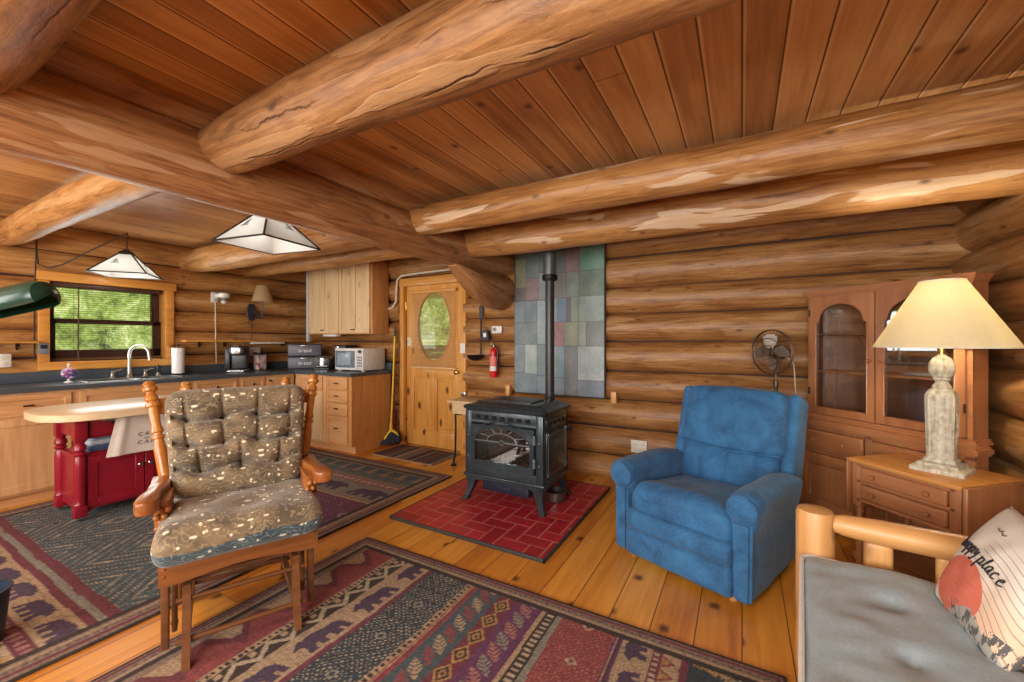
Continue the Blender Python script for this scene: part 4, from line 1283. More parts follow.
# ------------------------------------------------------------------ glider rocker
def glider():
    t = thing('glider_chair', 'oak glider rocking chair with tufted leaf brocade cushions', 'chair', (-2.085, 1.08, .012), R(65))
    # --- base frame
    for s in (-1, 1):
        x = s * .20
        bm = B()
        prism(bm, [(-.275, .0), (-.23, .0), (-.21, .05), (-.175, .15), (-.16, .27), (-.20, .27), (-.228, .16), (-.255, .06)], x - .014, x + .014, 'yz')
        prism(bm, [(.30, .0), (.265, .0), (.245, .05), (.21, .15), (.195, .27), (.23, .27), (.255, .16), (.28, .06)], x - .011, x + .011, 'yz')
        prism(bm, [(-.22, .085), (.25, .085), (.25, .125), (-.22, .125)], x - .012, x + .012, 'yz')
        prism(bm, [(-.20, .255), (.23, .255), (.23, .305), (-.20, .305)], x - .014, x + .014, 'yz')
        obj('base_side', bm, OAKD, t, ang=30)
    for y, z in ((-.222, .095), (-.19, .245), (-.10, .285), (.24, .10), (.22, .27)):
        bm = B(); tube(bm, [(-.235, y, z), (.235, y, z)], .0105, 10); obj('dowel', bm, OAKD, t)
    # --- swing links and lower seat rails
    for s in (-1, 1):
        for y in (-.05, .20):
            bm = B(); box2(bm, (s * .248 - .010, y - .018, .055), (s * .248 + .010, y + .018, .385), .005)
            tube(bm, [(s * .235, y, .09), (s * .262, y, .09)], .009, 8); tube(bm, [(s * .232, y, .285), (s * .262, y, .285)], .009, 8)
            obj('swing_link', bm, OAKD, t)
        bm = B(); box2(bm, (s * .272 - .013, -.165, .045), (s * .272 + .013, -.115, .39), .005); obj('front_post', bm, OAKD, t)
    # --- seat frame
    bm = B()
    pts = [(-.285, .345), (-.285, .432), (.285, .432), (.285, .345), (.22, .345)] + [(.22 - .44 * k / 14, .345 + .022 * math.sin(PI * k / 14)) for k in range(1, 14)] + [(-.22, .345)]
    prism(bm, pts, -.255, -.228, 'xz')
    for s in (-1, 1):
        for z in (.385, .415):
            lathe(bm, [(.001, 0), (.006, 0), (.005, .004), (.001, .005)], n=10, M=Matrix.Translation((s * .268, -.255, z)) @ Matrix.Rotation(PI / 2, 4, 'X'))
    box2(bm, (-.285, -.228, .37), (-.258, .26, .43), .004); box2(bm, (.258, -.228, .37), (.285, .26, .43), .004); box2(bm, (-.285, .235, .37), (.285, .26, .43), .004)
    for k in range(5): box2(bm, (-.26, -.18 + .09 * k, .415), (.26, -.14 + .09 * k, .43))
    obj('seat_frame', bm, wood_obj('glider_apron', (118, 70, 34), (162, 102, 54), 'x', .28), t)
    # --- turned back posts
    def post(name, p0, p1, rs=1.0, top=True):
        p0, p1 = Vector(p0), Vector(p1)
        L = (p1 - p0).length
        d = (p1 - p0).normalized()
        M = Matrix.Translation(p0) @ d.to_track_quat('Z', 'Y').to_matrix().to_4x4()
        pr = [(.022, 0), (.022, .10), (.019, .14), (.025, .30), (.026, .40), (.020, L - .30), (.020, L - .292), (.026, L - .288), (.026, L - .276), (.018, L - .272), (.018, L - .262), (.026, L - .258), (.024, L - .245),
              (.019, L - .225), (.021, L - .17), (.020, L - .135), (.028, L - .128), (.028, L - .112), (.019, L - .105), (.027, L - .095), (.024, L - .075), (.018, L - .065), (.018, L - .058), (.029, L - .05), (.031, L - .036), (.022, L - .026), (.022, L - .022), (.027, L - .016), (.020, L - .006), (.012, L)]
        bm = B(); lathe(bm, [(r * rs, z) for r, z in pr], n=20, M=M)
        return obj(name, bm, OAK, t)
    for s in (-1, 1):
        post('back_post', (s * .262, .17, .40), (s * .375, .36, 1.108))
        post('back_spindle', (s * .18, .25, .42), (s * .235, .43, 1.092), .85)
    bm = B()
    pts = [(-.34, 0)] + [(-.34 + .68 * k / 20, .03 + .035 * math.sin(PI * k / 20)) for k in range(21)] + [(.34, 0)] + [(.34 - .68 * k / 12, -.045 + .01 * math.sin(PI * k / 12)) for k in range(13)]
    prism(bm, pts, -.011, .011, 'xz', Matrix.Translation((0, .375, .985)) @ Matrix.Rotation(R(-15), 4, 'X'))
    obj('crest_rail', bm, OAK, t)
    bm = B(); box(bm, (0, .235, .52), (.50, .02, .06), .005, 2); obj('lower_rail', bm, OAK, t)
    # --- arms
    for s in (-1, 1):
        bm = B()
        out = [(.02, .25), (.062, .22), (.058, .10), (.062, .0), (.080, -.07), (.086, -.13), (.076, -.166), (.05, -.174), (.02, -.165), (.005, -.13), (.01, -.04), (-.012, .06), (-.02, .2)]
        z = 0
        rings = []
        def ins(pts, d):
            cx = sum(p[0] for p in pts) / len(pts); cy = sum(p[1] for p in pts) / len(pts)
            return [(p[0] + (cx - p[0]) * d, p[1] + (cy - p[1]) * d * .35) for p in pts]
        for d, zz in ((.10, .612), (.02, .616), (0, .624), (0, .655), (.03, .663), (.12, .666)):
            rings.append([(s * (.285 + a), b, zz - .02 * max(0, (-b - .05)) ) for a, b in ins(out, d)])
        rings_to_faces(bm, rings)
        a = obj('arm', bm, OAKA, t, ang=50)
        bm = B()
        rings = []
        for z, y0, y1, wx in ((.42, -.02, .13, .020), (.47, -.05, .10, .026), (.53, -.07, .06, .030), (.58, -.085, .05, .030), (.615, -.10, .06, .028), (.64, -.11, .09, .026)):
            rings.append([(s * .285 + sx * wx, yy, z) for sx, yy in ((-1, y0 + .012), (-.6, y0), (.6, y0), (1, y0 + .012), (1, y1 - .012), (.6, y1), (-.6, y1), (-1, y1 - .012))])
        rings_to_faces(bm, rings)
        # carved beads down the front of the support
        for k in range(6):
            zz = .45 + .03 * k
            yy = -.028 - .055 * min(1, k / 4) - (.012 if k > 3 else 0)
            for sx in (-.012, .012):
                bmesh.ops.create_uvsphere(bm, u_segments=8, v_segments=6, radius=.014, matrix=Matrix.Translation((s * .285 + sx + (.006 if k % 2 else -.006), yy, zz)))
        obj('arm_support', bm, OAKA, t, ang=50)
    # --- cushions
    def pattern_depth(u, v, rows):
        return 0
    bm = B()
    def fsn(x, y, z):
        top = 1 if z > 0 else 0
        d = .02 * (1 - (2 * x / .58) ** 2) * (1 - (2 * y / .56) ** 2) * top
        tuft = 0
        for tx, ty in ((-.12, .03), (.12, .03), (-.0, -.10), (0, .14)):
            tuft -= .020 * math.exp(-((x - tx) ** 2 + (y - ty) ** 2) / .0045) * top
        w = .012 * mnoise.noise((x * 8, y * 8, 2.2)) * top
        fr = -.012 * (1 - (2 * z / .13) ** 2) if y < -.2 else 0
        return (x * (1 - .03 * (y > .1)), y + fr + .006 * mnoise.noise((x * 12, 2, z * 9)), z + d + tuft + w)
    soft(bm, (0, -.03, .498), (.61, .58, .145), .062, (34, 30, 4), fsn)
    o = obj('seat_cushion', bm, [BROCADE, BROCADEB], t)
    for f in o.data.polygons:
        c = f.center
        if c.z < .502 + .012 * math.sin(c.x * 9) and c.y < -.2: f.material_index = 1
    Mb = Matrix.Translation((0, .185, .535)) @ Matrix.Rotation(R(-17), 4, 'X')
    HB = .525
    rows_v = [.135, .255, .38]
    btn = []
    for i, v in enumerate(rows_v):
        n = 4 if i == 1 else (4 if i == 2 else 3)
        for k in range(n):
            btn.append(((k - (n - 1) / 2) * (.135 if n == 4 else .16), v))
    bm = B()
    def fbk(x, y, z):
        v = z + HB / 2; k = v / HB
        wid = 1 + .14 * k
        if y > 0.02:
            return (x * wid, y, z)
        d = 0
        for v0 in rows_v:
            vv = v0 + .015 * math.cos(x * 24)
            d += .046 * math.exp(-((v - vv) / .013) ** 2) * (1 if abs(x) < .25 else .35)
        for bx, bv in btn:
            r2 = (x - bx) ** 2 + (v - bv) ** 2
            d += .042 * math.exp(-r2 / .0010)
            # vertical creases running up from each button
            dv = v - bv
            if -.02 < dv < .12:
                d += .032 * math.exp(-((x - bx - .03 * dv * (1 if bx > 0 else -1)) / .007) ** 2) * (1 - max(0, dv) / .13)
        puff = -.024 * (1 - (2 * x / .58) ** 4)
        return (x * wid, y + d + puff + .008 * mnoise.noise((x * 9, 5, z * 9)), z + .01 * mnoise.noise((x * 5, 1, 1)) * k)
    soft(bm, (0, -.055, HB / 2), (.545, .14, HB), .06, (70, 3, 76), fbk, Mb)
    obj('back_cushion', bm, BROCADE, t)
glider()

# ------------------------------------------------------------------ corner hutch
def hutch():
    t = thing('hutch', 'maple corner hutch with arched glass doors behind the table lamp', 'cabinet', (.70, 3.385, 0), R(-45))
    # base: local x along the front, y toward the corner
    bm = B()
    bp = [(-.50, 0), (.50, 0), (.50, .11), (.10, .52), (-.10, .52), (-.50, .11)]
    prism(bm, [(-.49, .03), (.49, .03), (.49, .11), (.1, .50), (-.1, .50), (-.49, .11)], .0, .08)
    prism(bm, [(-.50, .02), (.50, .02), (.50, .11), (.1, .515), (-.1, .515), (-.50, .11)], .08, .72)
    obj('base_body', bm, MAPLE, t, smooth=False)
    bm = B()
    for o_, z0, z1 in ((.012, .715, .728), (.022, .728, .752), (.010, .752, .762)):
        prism(bm, [(-.50 - o_, -.0 - o_), (.50 + o_, -.0 - o_), (.50 + o_, .11), (.1, .52), (-.1, .52), (-.50 - o_, .11)], z0, z1)
    obj('base_top', bm, MAPLEX, t, ang=25)
    bm = B()
    for x0, x1 in ((-.50, -.46), (-.02, .02), (.46, .50)): box2(bm, (x0, .0, .08), (x1, .022, .716), .003)
    box2(bm, (-.5, .0, .08), (.5, .022, .13), .003); box2(bm, (-.5, .0, .525), (.5, .022, .545), .003); box2(bm, (-.5, .0, .69), (.5, .022, .716), .003)
    prism(bm, [(-.50, 0), (-.50, .09), (.50, .09), (.50, 0), (.40, 0), (.36, .035), (-.36, .035), (-.40, 0)], .004, .024, 'xz')
    obj('face_frame', bm, MAPLE, t)
    def knob(parent, x, y, z, r=.014):
        bm = B(); lathe(bm, [(.006, 0), (.006, .008), (r * .8, .012), (r, .019), (r * .75, .026), (.001, .028)], n=14, M=Matrix.Translation((x, y, z)) @ Matrix.Rotation(PI / 2, 4, 'X'))
        return obj('knob', bm, MAPLE, parent)
    for s in (-1, 1):
        bm = B(); box2(bm, (s * .24 - .215, -.014, .548), (s * .24 + .215, .01, .688), .008, 3); d = obj('drawer', bm, MAPLEX, t)
        knob(d, s * .24 - .10, -.014, .618); knob(d, s * .24 + .10, -.014, .618)
        bm = B()
        x0, x1, z0, z1 = s * .24 - .215, s * .24 + .215, .133, .522
        for a, b in (((x0, z0), (x0 + .06, z1)), ((x1 - .06, z0), (x1, z1)), ((x0 + .06, z0), (x1 - .06, z0 + .06)), ((x0 + .06, z1 - .06), (x1 - .06, z1))):
            box2(bm, (a[0], -.012, a[1]), (b[0], .01, b[1]), .004)
        box2(bm, (x0 + .05, .0, z0 + .05), (x1 - .05, .008, z1 - .05)); box2(bm, (x0 + .075, -.010, z0 + .075), (x1 - .075, .004, z1 - .075), .012, 1)
        d = obj('door', bm, MAPLE, t)
        knob(d, -s * .0 + s * .24 - s * .185, -.012, .33)
    # upper case: open box with shelves
    U = .08                      # set back from the base front
    zu0, zu1 = .762, 1.66
    bm = B()
    hw = .455
    for s in (-1, 1):
        prism(bm, [(s * hw, U), (s * hw, U + .125), (s * (hw - .018), U + .125), (s * (hw - .018), U)], zu0, zu1)
        prism(bm, [(s * hw, U + .125), (s * .10, U + .44), (s * .09, U + .43), (s * (hw - .02), U + .115)], zu0, zu1)
    prism(bm, [(-.11, U + .43), (.11, U + .43), (.11, U + .44), (-.11, U + .44)], zu0, zu1)
    pl = [(-hw, U), (hw, U), (hw, U + .125), (.1, U + .44), (-.1, U + .44), (-hw, U + .125)]
    prism(bm, pl, zu0, zu0 + .02); prism(bm, pl, zu1 - .02, zu1)
    obj('upper_case', bm, MAPLE, t, smooth=False)
    sh = [(-hw + .02, U + .03), (hw - .02, U + .03), (hw - .02, U + .115), (.1, U + .43), (-.1, U + .43), (-hw + .02, U + .115)]
    for z in (1.09, 1.36):
        bm = B(); prism(bm, sh, z, z + .018); obj('shelf', bm, MAPLEX, t, smooth=False)
    bm = B()
    for x0, x1 in ((-hw, -hw + .022), (-.012, .012), (hw - .022, hw)): box2(bm, (x0, U - .003, zu0), (x1, U + .02, zu1))
    for k, (o_, z0, z1) in enumerate(((.006, 1.643, 1.654), (.010, 1.654, 1.664), (.016, 1.664, 1.676), (.020, 1.676, 1.686))):
        prism(bm, [(-hw - o_, U - o_), (hw + o_, U - o_), (hw + o_, U + .125 + o_ * .3), (.1, U + .45), (-.1, U + .45), (-hw - o_, U + .125 + o_ * .3)], z0, z1)
    for o_, z0, z1 in ((.028, .762, .775), (.018, .775, .79)):
        prism(bm, [(-hw - o_, U - o_), (hw + o_, U - o_), (hw + o_, U + .11), (-hw - o_, U + .11)], z0, z1)
    obj('cornice', bm, MAPLEX, t, ang=25)
    for s in (-1, 1):
        x0, x1 = (-.432, -.004) if s < 0 else (.004, .432)
        z0, z1 = .795, 1.64
        cx = (x0 + x1) / 2
        hwid = (x1 - x0) / 2 - .043
        zs = z1 - .195
        hole = [(cx - hwid, z0 + .05), (cx + hwid, z0 + .05), (cx + hwid, zs)] + [(cx + hwid - .018 if k in (0,) else cx + (hwid - .018) * math.cos(PI * k / 20), zs + .012 + .125 * math.sin(PI * k / 20)) for k in range(21)] + [(cx - hwid, zs)]
        bm = B(); plate_hole(bm, (x0, z0, x1, z1), hole, U - .022, U - .002)
        d = obj('glass_door', bm, MAPLE, t)
        bm = B(); tube(bm, [(p[0], U - .021, p[1]) for p in hole], .005, 6, closed=True); obj('door_bead', bm, MAPLE, d)
        bm = B(); prism(bm, [(cx + (p[0] - cx) * 1.03, p[1] + (.006 if p[1] > 1.2 else -.006)) for p in hole], U - .010, U - .006, 'xz'); obj('door_glass', bm, GLASSD, d)
        knob(d, (-.028 if s < 0 else .028), U - .022, 1.19, .013)
        for z in (.93, 1.50):
            bm = B(); tube(bm, [(x0 + .0 if s < 0 else x1 - .0, U - .024, z), (x0 if s < 0 else x1, U - .024, z + .05)], .006, 8); obj('hinge', bm, BRONZE, d)
hutch()

# ------------------------------------------------------------------ drop leaf end table
def end_table():
    t = thing('end_table', 'maple drop leaf end table with two drawers under the table lamp', 'table', (.855, 2.935, 0), R(-47))
    w, dp, h = .49, .44, .66
    hx, hy = w / 2, dp / 2
    bm = B(); box2(bm, (-hx, -hy, h - .02), (hx, hy, h), .004); obj('tabletop', bm, MAPLET, t)
    bm = B(); box2(bm, (hx + .004, -hy, h - .30), (hx + .024, hy, h - .004), .006); obj('drop_leaf', bm, MAPLE, t)
    bm = B(); box2(bm, (-hx - .018, -hy, h - .022), (-hx - .002, hy, h - .002), .006); box2(bm, (-hx - .018, -hy, h - .30), (-hx - .002, hy, h - .02), .006); obj('drop_leaf', bm, MAPLE, t)
    bm = B()
    box2(bm, (-hx + .03, -hy + .03, h - .235), (-hx + .05, hy - .02, h - .02)); box2(bm, (hx - .05, -hy + .03, h - .235), (hx - .03, hy - .02, h - .02)); box2(bm, (-hx + .03, hy - .04, h - .235), (hx - .03, hy - .02, h - .02))
    box2(bm, (-hx + .03, -hy + .035, h - .235), (hx - .03, -hy + .05, h - .02))
    for z in (h - .235, h - .132, h - .04): box2(bm, (-hx + .03, -hy + .018, z), (hx - .03, -hy + .04, z + .018), .002)
    obj('case', bm, MAPLEX, t)
    for z in (h - .174, h - .077):
        bm = B(); soft(bm, (0, -hy + .018, z), (w - .11, .026, .078), .012, (4, 2, 2)); d = obj('drawer', bm, MAPLEX, t)
        for x in (-.12, .12):
            bm = B(); lathe(bm, [(.005, 0), (.005, .008), (.011, .012), (.013, .018), (.009, .024), (.001, .026)], n=14, M=Matrix.Translation((x, -hy + .006, z)) @ Matrix.Rotation(PI / 2, 4, 'X')); obj('knob', bm, MAPLE, d)
    for sx in (-1, 1):
        for sy in (-1, 1):
            bm = B(); x, y = sx * (hx - .03), sy * (hy - .04)
            box2(bm, (x - .022, y - .022, h - .26), (x + .022, y + .022, h - .02), .003)
            lathe(bm, [(.020, h - .27), (.021, h - .262), (.013, h - .28), (.013, h - .285)][::-1] if False else [(.010, 0), (.016, .01), (.018, .03), (.012, .05), (.014, .07), (.019, .09), (.019, .11), (.013, .115), (.018, .13), (.020, .20), (.016, .30), (.013, h - .30), (.02, h - .295), (.02, h - .282), (.013, h - .278), (.018, h - .266), (.02, h - .255)], (x, y, 0), 16)
            box2(bm, (x - .02, y - .02, .09), (x + .02, y + .02, .14), .003)
            obj('leg', bm, MAPLE, t)
    bm = B(); box2(bm, (-hx + .02, -hy + .03, .115), (hx - .02, hy - .03, .132), .004); obj('lower_shelf', bm, MAPLEX, t)
end_table()

# ------------------------------------------------------------------ table lamp
def table_lamp():
    t = thing('table_lamp', 'carved whitewashed column lamp with a wide lit cream shade', 'lamp', (.888, 2.895, .6605), R(-30))
    st = NT('lamp_stoneware')
    co = st.n('TexCoord').outputs['Object']
    a = st.noise(co, 34, 5, .65); b = st.noise(st.map(co, (60, 60, 6)), 1.0, 3)
    col = st.ramp(st.math('ADD', st.math('MULTIPLY', a, .5), st.math('MULTIPLY', b, .5)), [(.36, rgb(150, 140, 116)), (.5, rgb(196, 190, 170)), (.66, rgb(222, 218, 204))])
    stone = st.bsdf(col, .6, bump=a, bstr=.3)
    def sq(half, z, ch=0.0):
        c = ch
        return [(half, -half + c, z), (half, half - c, z), (half - c, half, z), (-half + c, half, z), (-half, half - c, z), (-half, -half + c, z), (-half + c, -half, z), (half - c, -half, z)]
    bm = B()
    rings_to_faces(bm, [sq(.100, 0, .004), sq(.100, .018, .004), sq(.093, .024, .004), sq(.080, .03, .006), sq(.076, .042, .006), sq(.060, .05, .012), sq(.058, .058, .014), sq(.054, .066, .016)])
    rings_to_faces(bm, [sq(.048, .06, .014), sq(.050, .07, .016), sq(.056, .37, .018), sq(.054, .385, .018), sq(.044, .408, .014), sq(.032, .42, .012)])
    lathe(bm, [(.030, .415), (.038, .424), (.033, .434), (.026, .444), (.024, .455), (.034, .464), (.030, .474)], n=24)
    lathe(bm, [(.020, .466), (.034, .476), (.046, .496), (.050, .522), (.046, .548), (.034, .572), (.016, .585), (.016, .592)], n=28)
    # carved wheat sprigs on the four faces
    for k in range(4):
        M = Matrix.Rotation(k * PI / 2, 4, 'Z')
        def y_at(z): return -.0505 - (z - .07) * .02
        pts = [M @ Vector((.004 * math.sin(z * 30), y_at(z), z)) for z in (.14, .18, .22, .26, .29)]
        tube(bm, pts, .0028, 6)
        for j, z in enumerate((.17, .19, .215, .235, .255, .275, .29)):
            s = 1 if j % 2 else -1
            bmesh.ops.create_uvsphere(bm, u_segments=8, v_segments=6, radius=1.0, matrix=M @ Matrix.Translation((s * .011, y_at(z) - .001, z)) @ Matrix.Rotation(s * R(35), 4, 'Y') @ Matrix.Diagonal((.0055, .004, .012, 1)))
    obj('column', bm, stone, t, ang=30)
    bm = B(); lathe(bm, [(.013, .585), (.013, .66), (.018, .665), (.018, .72), (.010, .725)], n=16); obj('socket', bm, BRASS, t)
    bm = B()
    n = 48
    rings = []
    for r, z in ((.268, .628), (.086, .965), (.0845, .965), (.2665, .628)):
        rings.append([(r * math.cos(2 * PI * k / n), r * math.sin(2 * PI * k / n), z) for k in range(n)])
    rings_to_faces(bm, rings + [rings[0]], False, False)
    bmesh.ops.remove_doubles(bm, verts=bm.verts[:], dist=1e-5)
    s = obj('lamp_shade', bm, SHADE, t)
    SBIND = plain('shade_binding', (240, 236, 220), .7)
    for r, z in ((.268, .628), (.086, .965)):
        bm = B(); tube(bm, [(r * math.cos(2 * PI * k / n), r * math.sin(2 * PI * k / n), z) for k in range(n)], .0035, 6, closed=True)
        obj('shade_trim', bm, SBIND, s)
    bm = B()
    for k in range(3):
        a = 2 * PI * k / 3
        tube(bm, [(0, 0, .96), (.085 * math.cos(a), .085 * math.sin(a), .96)], .002, 6)
    lathe(bm, [(.001, .955), (.012, .96), (.006, .968), (.010, .978), (.001, .988)], n=12)
    tube(bm, [(.0, .0, .72), (.045, 0, .76), (.045, 0, .88), (0, 0, .96)], .002, 6)
    obj('harp', bm, BRASS, t)
    bm = B(); lathe(bm, [(.012, .72), (.018, .74), (.030, .775), (.028, .795), (.014, .812), (.001, .816)], n=18); obj('bulb', bm, BULB, t)
    ld = bpy.data.lights.new('table_lamp_light', 'POINT'); ld.energy = LAMP_W; ld.color = (1, .86, .62); ld.shadow_soft_size = .035
    lo = bpy.data.objects.new('table_lamp_light', ld); COL.objects.link(lo); lo.location = (.888, 2.895, .66 + .85)
LAMP_W = 17.0
table_lamp()

# ------------------------------------------------------------------ futon, mattress, pillow
def futon():
    t = thing('log_futon', 'peeled pine log futon frame with slatted arm at the lower right', 'futon', (.255, 2.03, 0), R(-6))
    def lg(name, pts, rad, mat, n=16):
        bm = B(); tube(bm, pts, rad, n); return obj(name, bm, mat, t)
    bm = B(); lathe(bm, [(.056, 0), (.064, .01), (.065, .3), (.064, .628), (.058, .645), (.03, .652), (.001, .653)], n=28); obj('post', bm, LODGE, t)
    bm = B(); lathe(bm, [(.056, 0), (.064, .01), (.065, .3), (.064, .628), (.058, .645), (.03, .652), (.001, .653)], (.86, 0, 0), n=28); obj('post', bm, LODGE, t)
    lg('arm_rail', [(.03, 0, .603), (.09, 0, .604), (.2, 0, .603), (.5, 0, .604), (.78, 0, .604), (.84, 0, .604)], [.024, .040, .046, .048, .044, .024], LODGEX)
    lg('lower_rail', [(.03, 0, .24), (.2, 0, .24), (.5, 0, .24), (.84, 0, .24)], [.03, .04, .042, .03], LODGEX)
    for k, x in enumerate((.19, .385, .58, .73)):
        bm = B(); soft(bm, (x, 0, .41), (.085, .045, .32), .02, (2, 2, 4)); obj('arm_slat', bm, LODGE, t)
    bm = B(); box2(bm, (-.02, -1.9, .24), (.03, -.03, .30), .012); obj('front_rail', bm, LODGEX, t)
    bm = B(); box2(bm, (.80, -1.9, .24), (.84, -.03, .30), .012); obj('back_rail', bm, LODGEX, t)
    for k in range(9):
        bm = B(); box(bm, (.41, -.18 - .2 * k, .303), (.82, .07, .016), .003); obj('seat_slat', bm, LODGEX, t)
    m = thing('futon_mattress', 'grey tufted futon mattress with pale piping on the pine frame', 'mattress', (.240, 2.03, .326), R(-6))
    bm = B()
    tx = [(.20 + .22 * i, -.20 - .26 * j + (.0 if i % 2 else -.13)) for i in range(3) for j in range(7)]
    L = 1.85
    def fm(x, y, z):
        X, Y = x + .36, y - L / 2 - .068
        top = 1 if z > 0 else 0
        d = .02 * (1 - (2 * x / .78) ** 2) * top
        for a, b in tx:
            r2 = (X - a) ** 2 + (Y - b) ** 2
            d -= .030 * math.exp(-r2 / .0009) * top + .007 * math.exp(-r2 / .008) * top
        d += .016 * mnoise.noise((X * 5, Y * 5, 1.1)) * top + .010 * mnoise.noise((X * 6 + Y * 8, Y * 12 - X * 9, 4.1)) * top
        return (x, y + .006 * mnoise.noise((X * 8, 0, z * 8)), z + d)
    soft(bm, (.36, -L / 2 - .068, .085), (.78, L, .17), .045, (36, 70, 3), fm)
    obj('cover', bm, GREYF, m)
    bm = B()
    for z in (.158, .012):
        hx0, hx1, y0, y1, r = -.028, .748, -.07, -L - .066, .04
        pts = []
        for cx, cy, a0 in ((hx1 - r, y0 - r, 0), (hx0 + r, y0 - r, PI / 2), (hx0 + r, y1 + r, PI), (hx1 - r, y1 + r, 1.5 * PI)):
            for k in range(6):
                a = a0 + PI / 2 * k / 5
                pts.append((cx + r * math.cos(a), cy + r * math.sin(a), z))
        dense = []
        for i in range(len(pts)):
            p, q = Vector(pts[i]), Vector(pts[(i + 1) % len(pts)])
            nseg = max(1, int((q - p).length / .06))
            for j in range(nseg): dense.append(p.lerp(q, j / nseg))
        tube(bm, dense, .007, 8, closed=True)
    obj('piping', bm, PIPING, m)
futon()

def pillow():
    """square throw pillow, bottom edge along the mattress, leaning back to the right"""
    S = .37
    ex = Vector((.03, -1, 0)).normalized()          # left to right in the print, as seen
    lean = R(62)
    back = Vector((1, .03, 0)).normalized()
    ez = (back * math.cos(lean) + Vector((0, 0, 1)) * math.sin(lean)).normalized()
    ey = ez.cross(ex)                                # away from the viewer
    org = Vector((.548, 1.645, .490)) + ez * (S / 2)
    Mx = Matrix((ex, ey, ez)).transposed().to_4x4(); Mx.translation = org
    t = thing('throw_pillow', 'white pillow printed with a coral sun and the words happy place', 'pillow')
    t.matrix_world = Mx
    pt = NT('pillow_print')
    co = pt.n('TexCoord').outputs['Object']
    s = pt.n('SeparateXYZ'); pt.set(s.inputs[0], co)
    x, z = s.outputs[0], s.outputs[2]
    wv = pt.noise(co, 260, 2)
    base = pt.mix(wv, rgb(220, 212, 200), rgb(238, 232, 222))
    # sun rays / contour lines lower right
    dx = pt.math('SUBTRACT', x, -.02); dz = pt.math('SUBTRACT', z, -.26)
    rad = pt.math('SQRT', pt.math('ADD', pt.math('MULTIPLY', dx, dx), pt.math('MULTIPLY', dz, dz)))
    fr = pt.math('FRACT', pt.math('MULTIPLY', rad, 58.0))
    ln = pt.math('LESS_THAN', fr, 0.16)
    reg = pt.math('MULTIPLY', pt.sm(x, -.03, .0), pt.math('SUBTRACT', 1.0, pt.sm(z, .06, .12)))
    peach = pt.math('MULTIPLY', pt.sm(x, -.02, .10), pt.math('SUBTRACT', 1.0, pt.sm(z, -.10, .06)))
    base = pt.mix(pt.math('MULTIPLY', peach, .8), base, rgb(226, 186, 152))
    base = pt.mix(pt.math('MULTIPLY', pt.math('MULTIPLY', ln, reg), .6), base, rgb(120, 104, 92))
    # coral sun
    sx = pt.math('DIVIDE', pt.math('SUBTRACT', x, -.022), .112); sz = pt.math('DIVIDE', pt.math('SUBTRACT', z, -.083), .090)
    sd = pt.math('SQRT', pt.math('ADD', pt.math('MULTIPLY', sx, sx), pt.math('MULTIPLY', sz, sz)))
    st = pt.noise(pt.map(co, (14, 14, 160)), 1.0, 2)
    sun = pt.mix(st, rgb(206, 96, 78), rgb(226, 134, 112))
    base = pt.mix(pt.math('LESS_THAN', sd, 1.0), base, sun)
    # teal trees on the left edge, grey trees bottom
    n1 = pt.noise(pt.map(co, (60, 60, 14)), 1.0, 4, .7)
    tl = pt.math('LESS_THAN', pt.math('ADD', z, pt.math('MULTIPLY', n1, .10)), pt.math('SUBTRACT', -.115, pt.math('MULTIPLY', pt.math('ADD', x, .10), .30)))
    tl = pt.math('MULTIPLY', tl, pt.math('LESS_THAN', x, .01))
    base = pt.mix(tl, base, rgb(104, 138, 146))
    hill = pt.math('LESS_THAN', pt.math('ADD', z, pt.math('MULTIPLY', pt.noise(pt.map(co, (9, 9, 9)), 1.0, 2), .05)), pt.math('SUBTRACT', -.075, pt.math('MULTIPLY', pt.math('ABSOLUTE', pt.math('SUBTRACT', x, .07)), .55)))
    base = pt.mix(hill, base, rgb(166, 164, 158))
    dk = pt.math('MULTIPLY', pt.math('GREATER_THAN', n1, .52), pt.math('LESS_THAN', z, -.105))
    dk = pt.math('MULTIPLY', dk, pt.math('GREATER_THAN', x, -.01))
    base = pt.mix(dk, base, rgb(92, 92, 92))
    mat = pt.bsdf(base, .85, bump=wv, bstr=.15, bdist=.002)
    bm = B()
    h = S / 2
    N = 34
    grid = {}
    for side in (-1, 1):
        for i in range(N + 1):
            for j in range(N + 1):
                u, v = -1 + 2 * i / N, -1 + 2 * j / N
                edge = i in (0, N) or j in (0, N)
                key = (i, j, 0 if edge else side)
                if key in grid: continue
                pin = 1 - .07 * (1 - abs(v) ** 2) * abs(u) ** 3
                pin2 = 1 - .07 * (1 - abs(u) ** 2) * abs(v) ** 3
                th = .075 * ((1 - u * u) * (1 - v * v)) ** .45
                th += .006 * mnoise.noise((u * 3, v * 3, side)) * (1 - u * u) * (1 - v * v)
                grid[key] = bm.verts.new((u * h * pin, side * th, v * h * pin2))
    def g(i, j, s): return grid[(i, j, 0 if (i in (0, N) or j in (0, N)) else s)]
    for side in (-1, 1):
        for i in range(N):
            for j in range(N):
                bm.faces.new([g(i, j, side), g(i + 1, j, side), g(i + 1, j + 1, side), g(i, j + 1, side)])
    obj('pillow_cover', bm, mat, t, ang=80)
    # lettering: script-like words following the top of the sun
    ink = plain('pillow_ink', (34, 30, 34), .8)
    def yat(x, z):
        u, v = x / h, z / h
        return -.075 * ((1 - u * u) * (1 - v * v)) ** .45 - .004
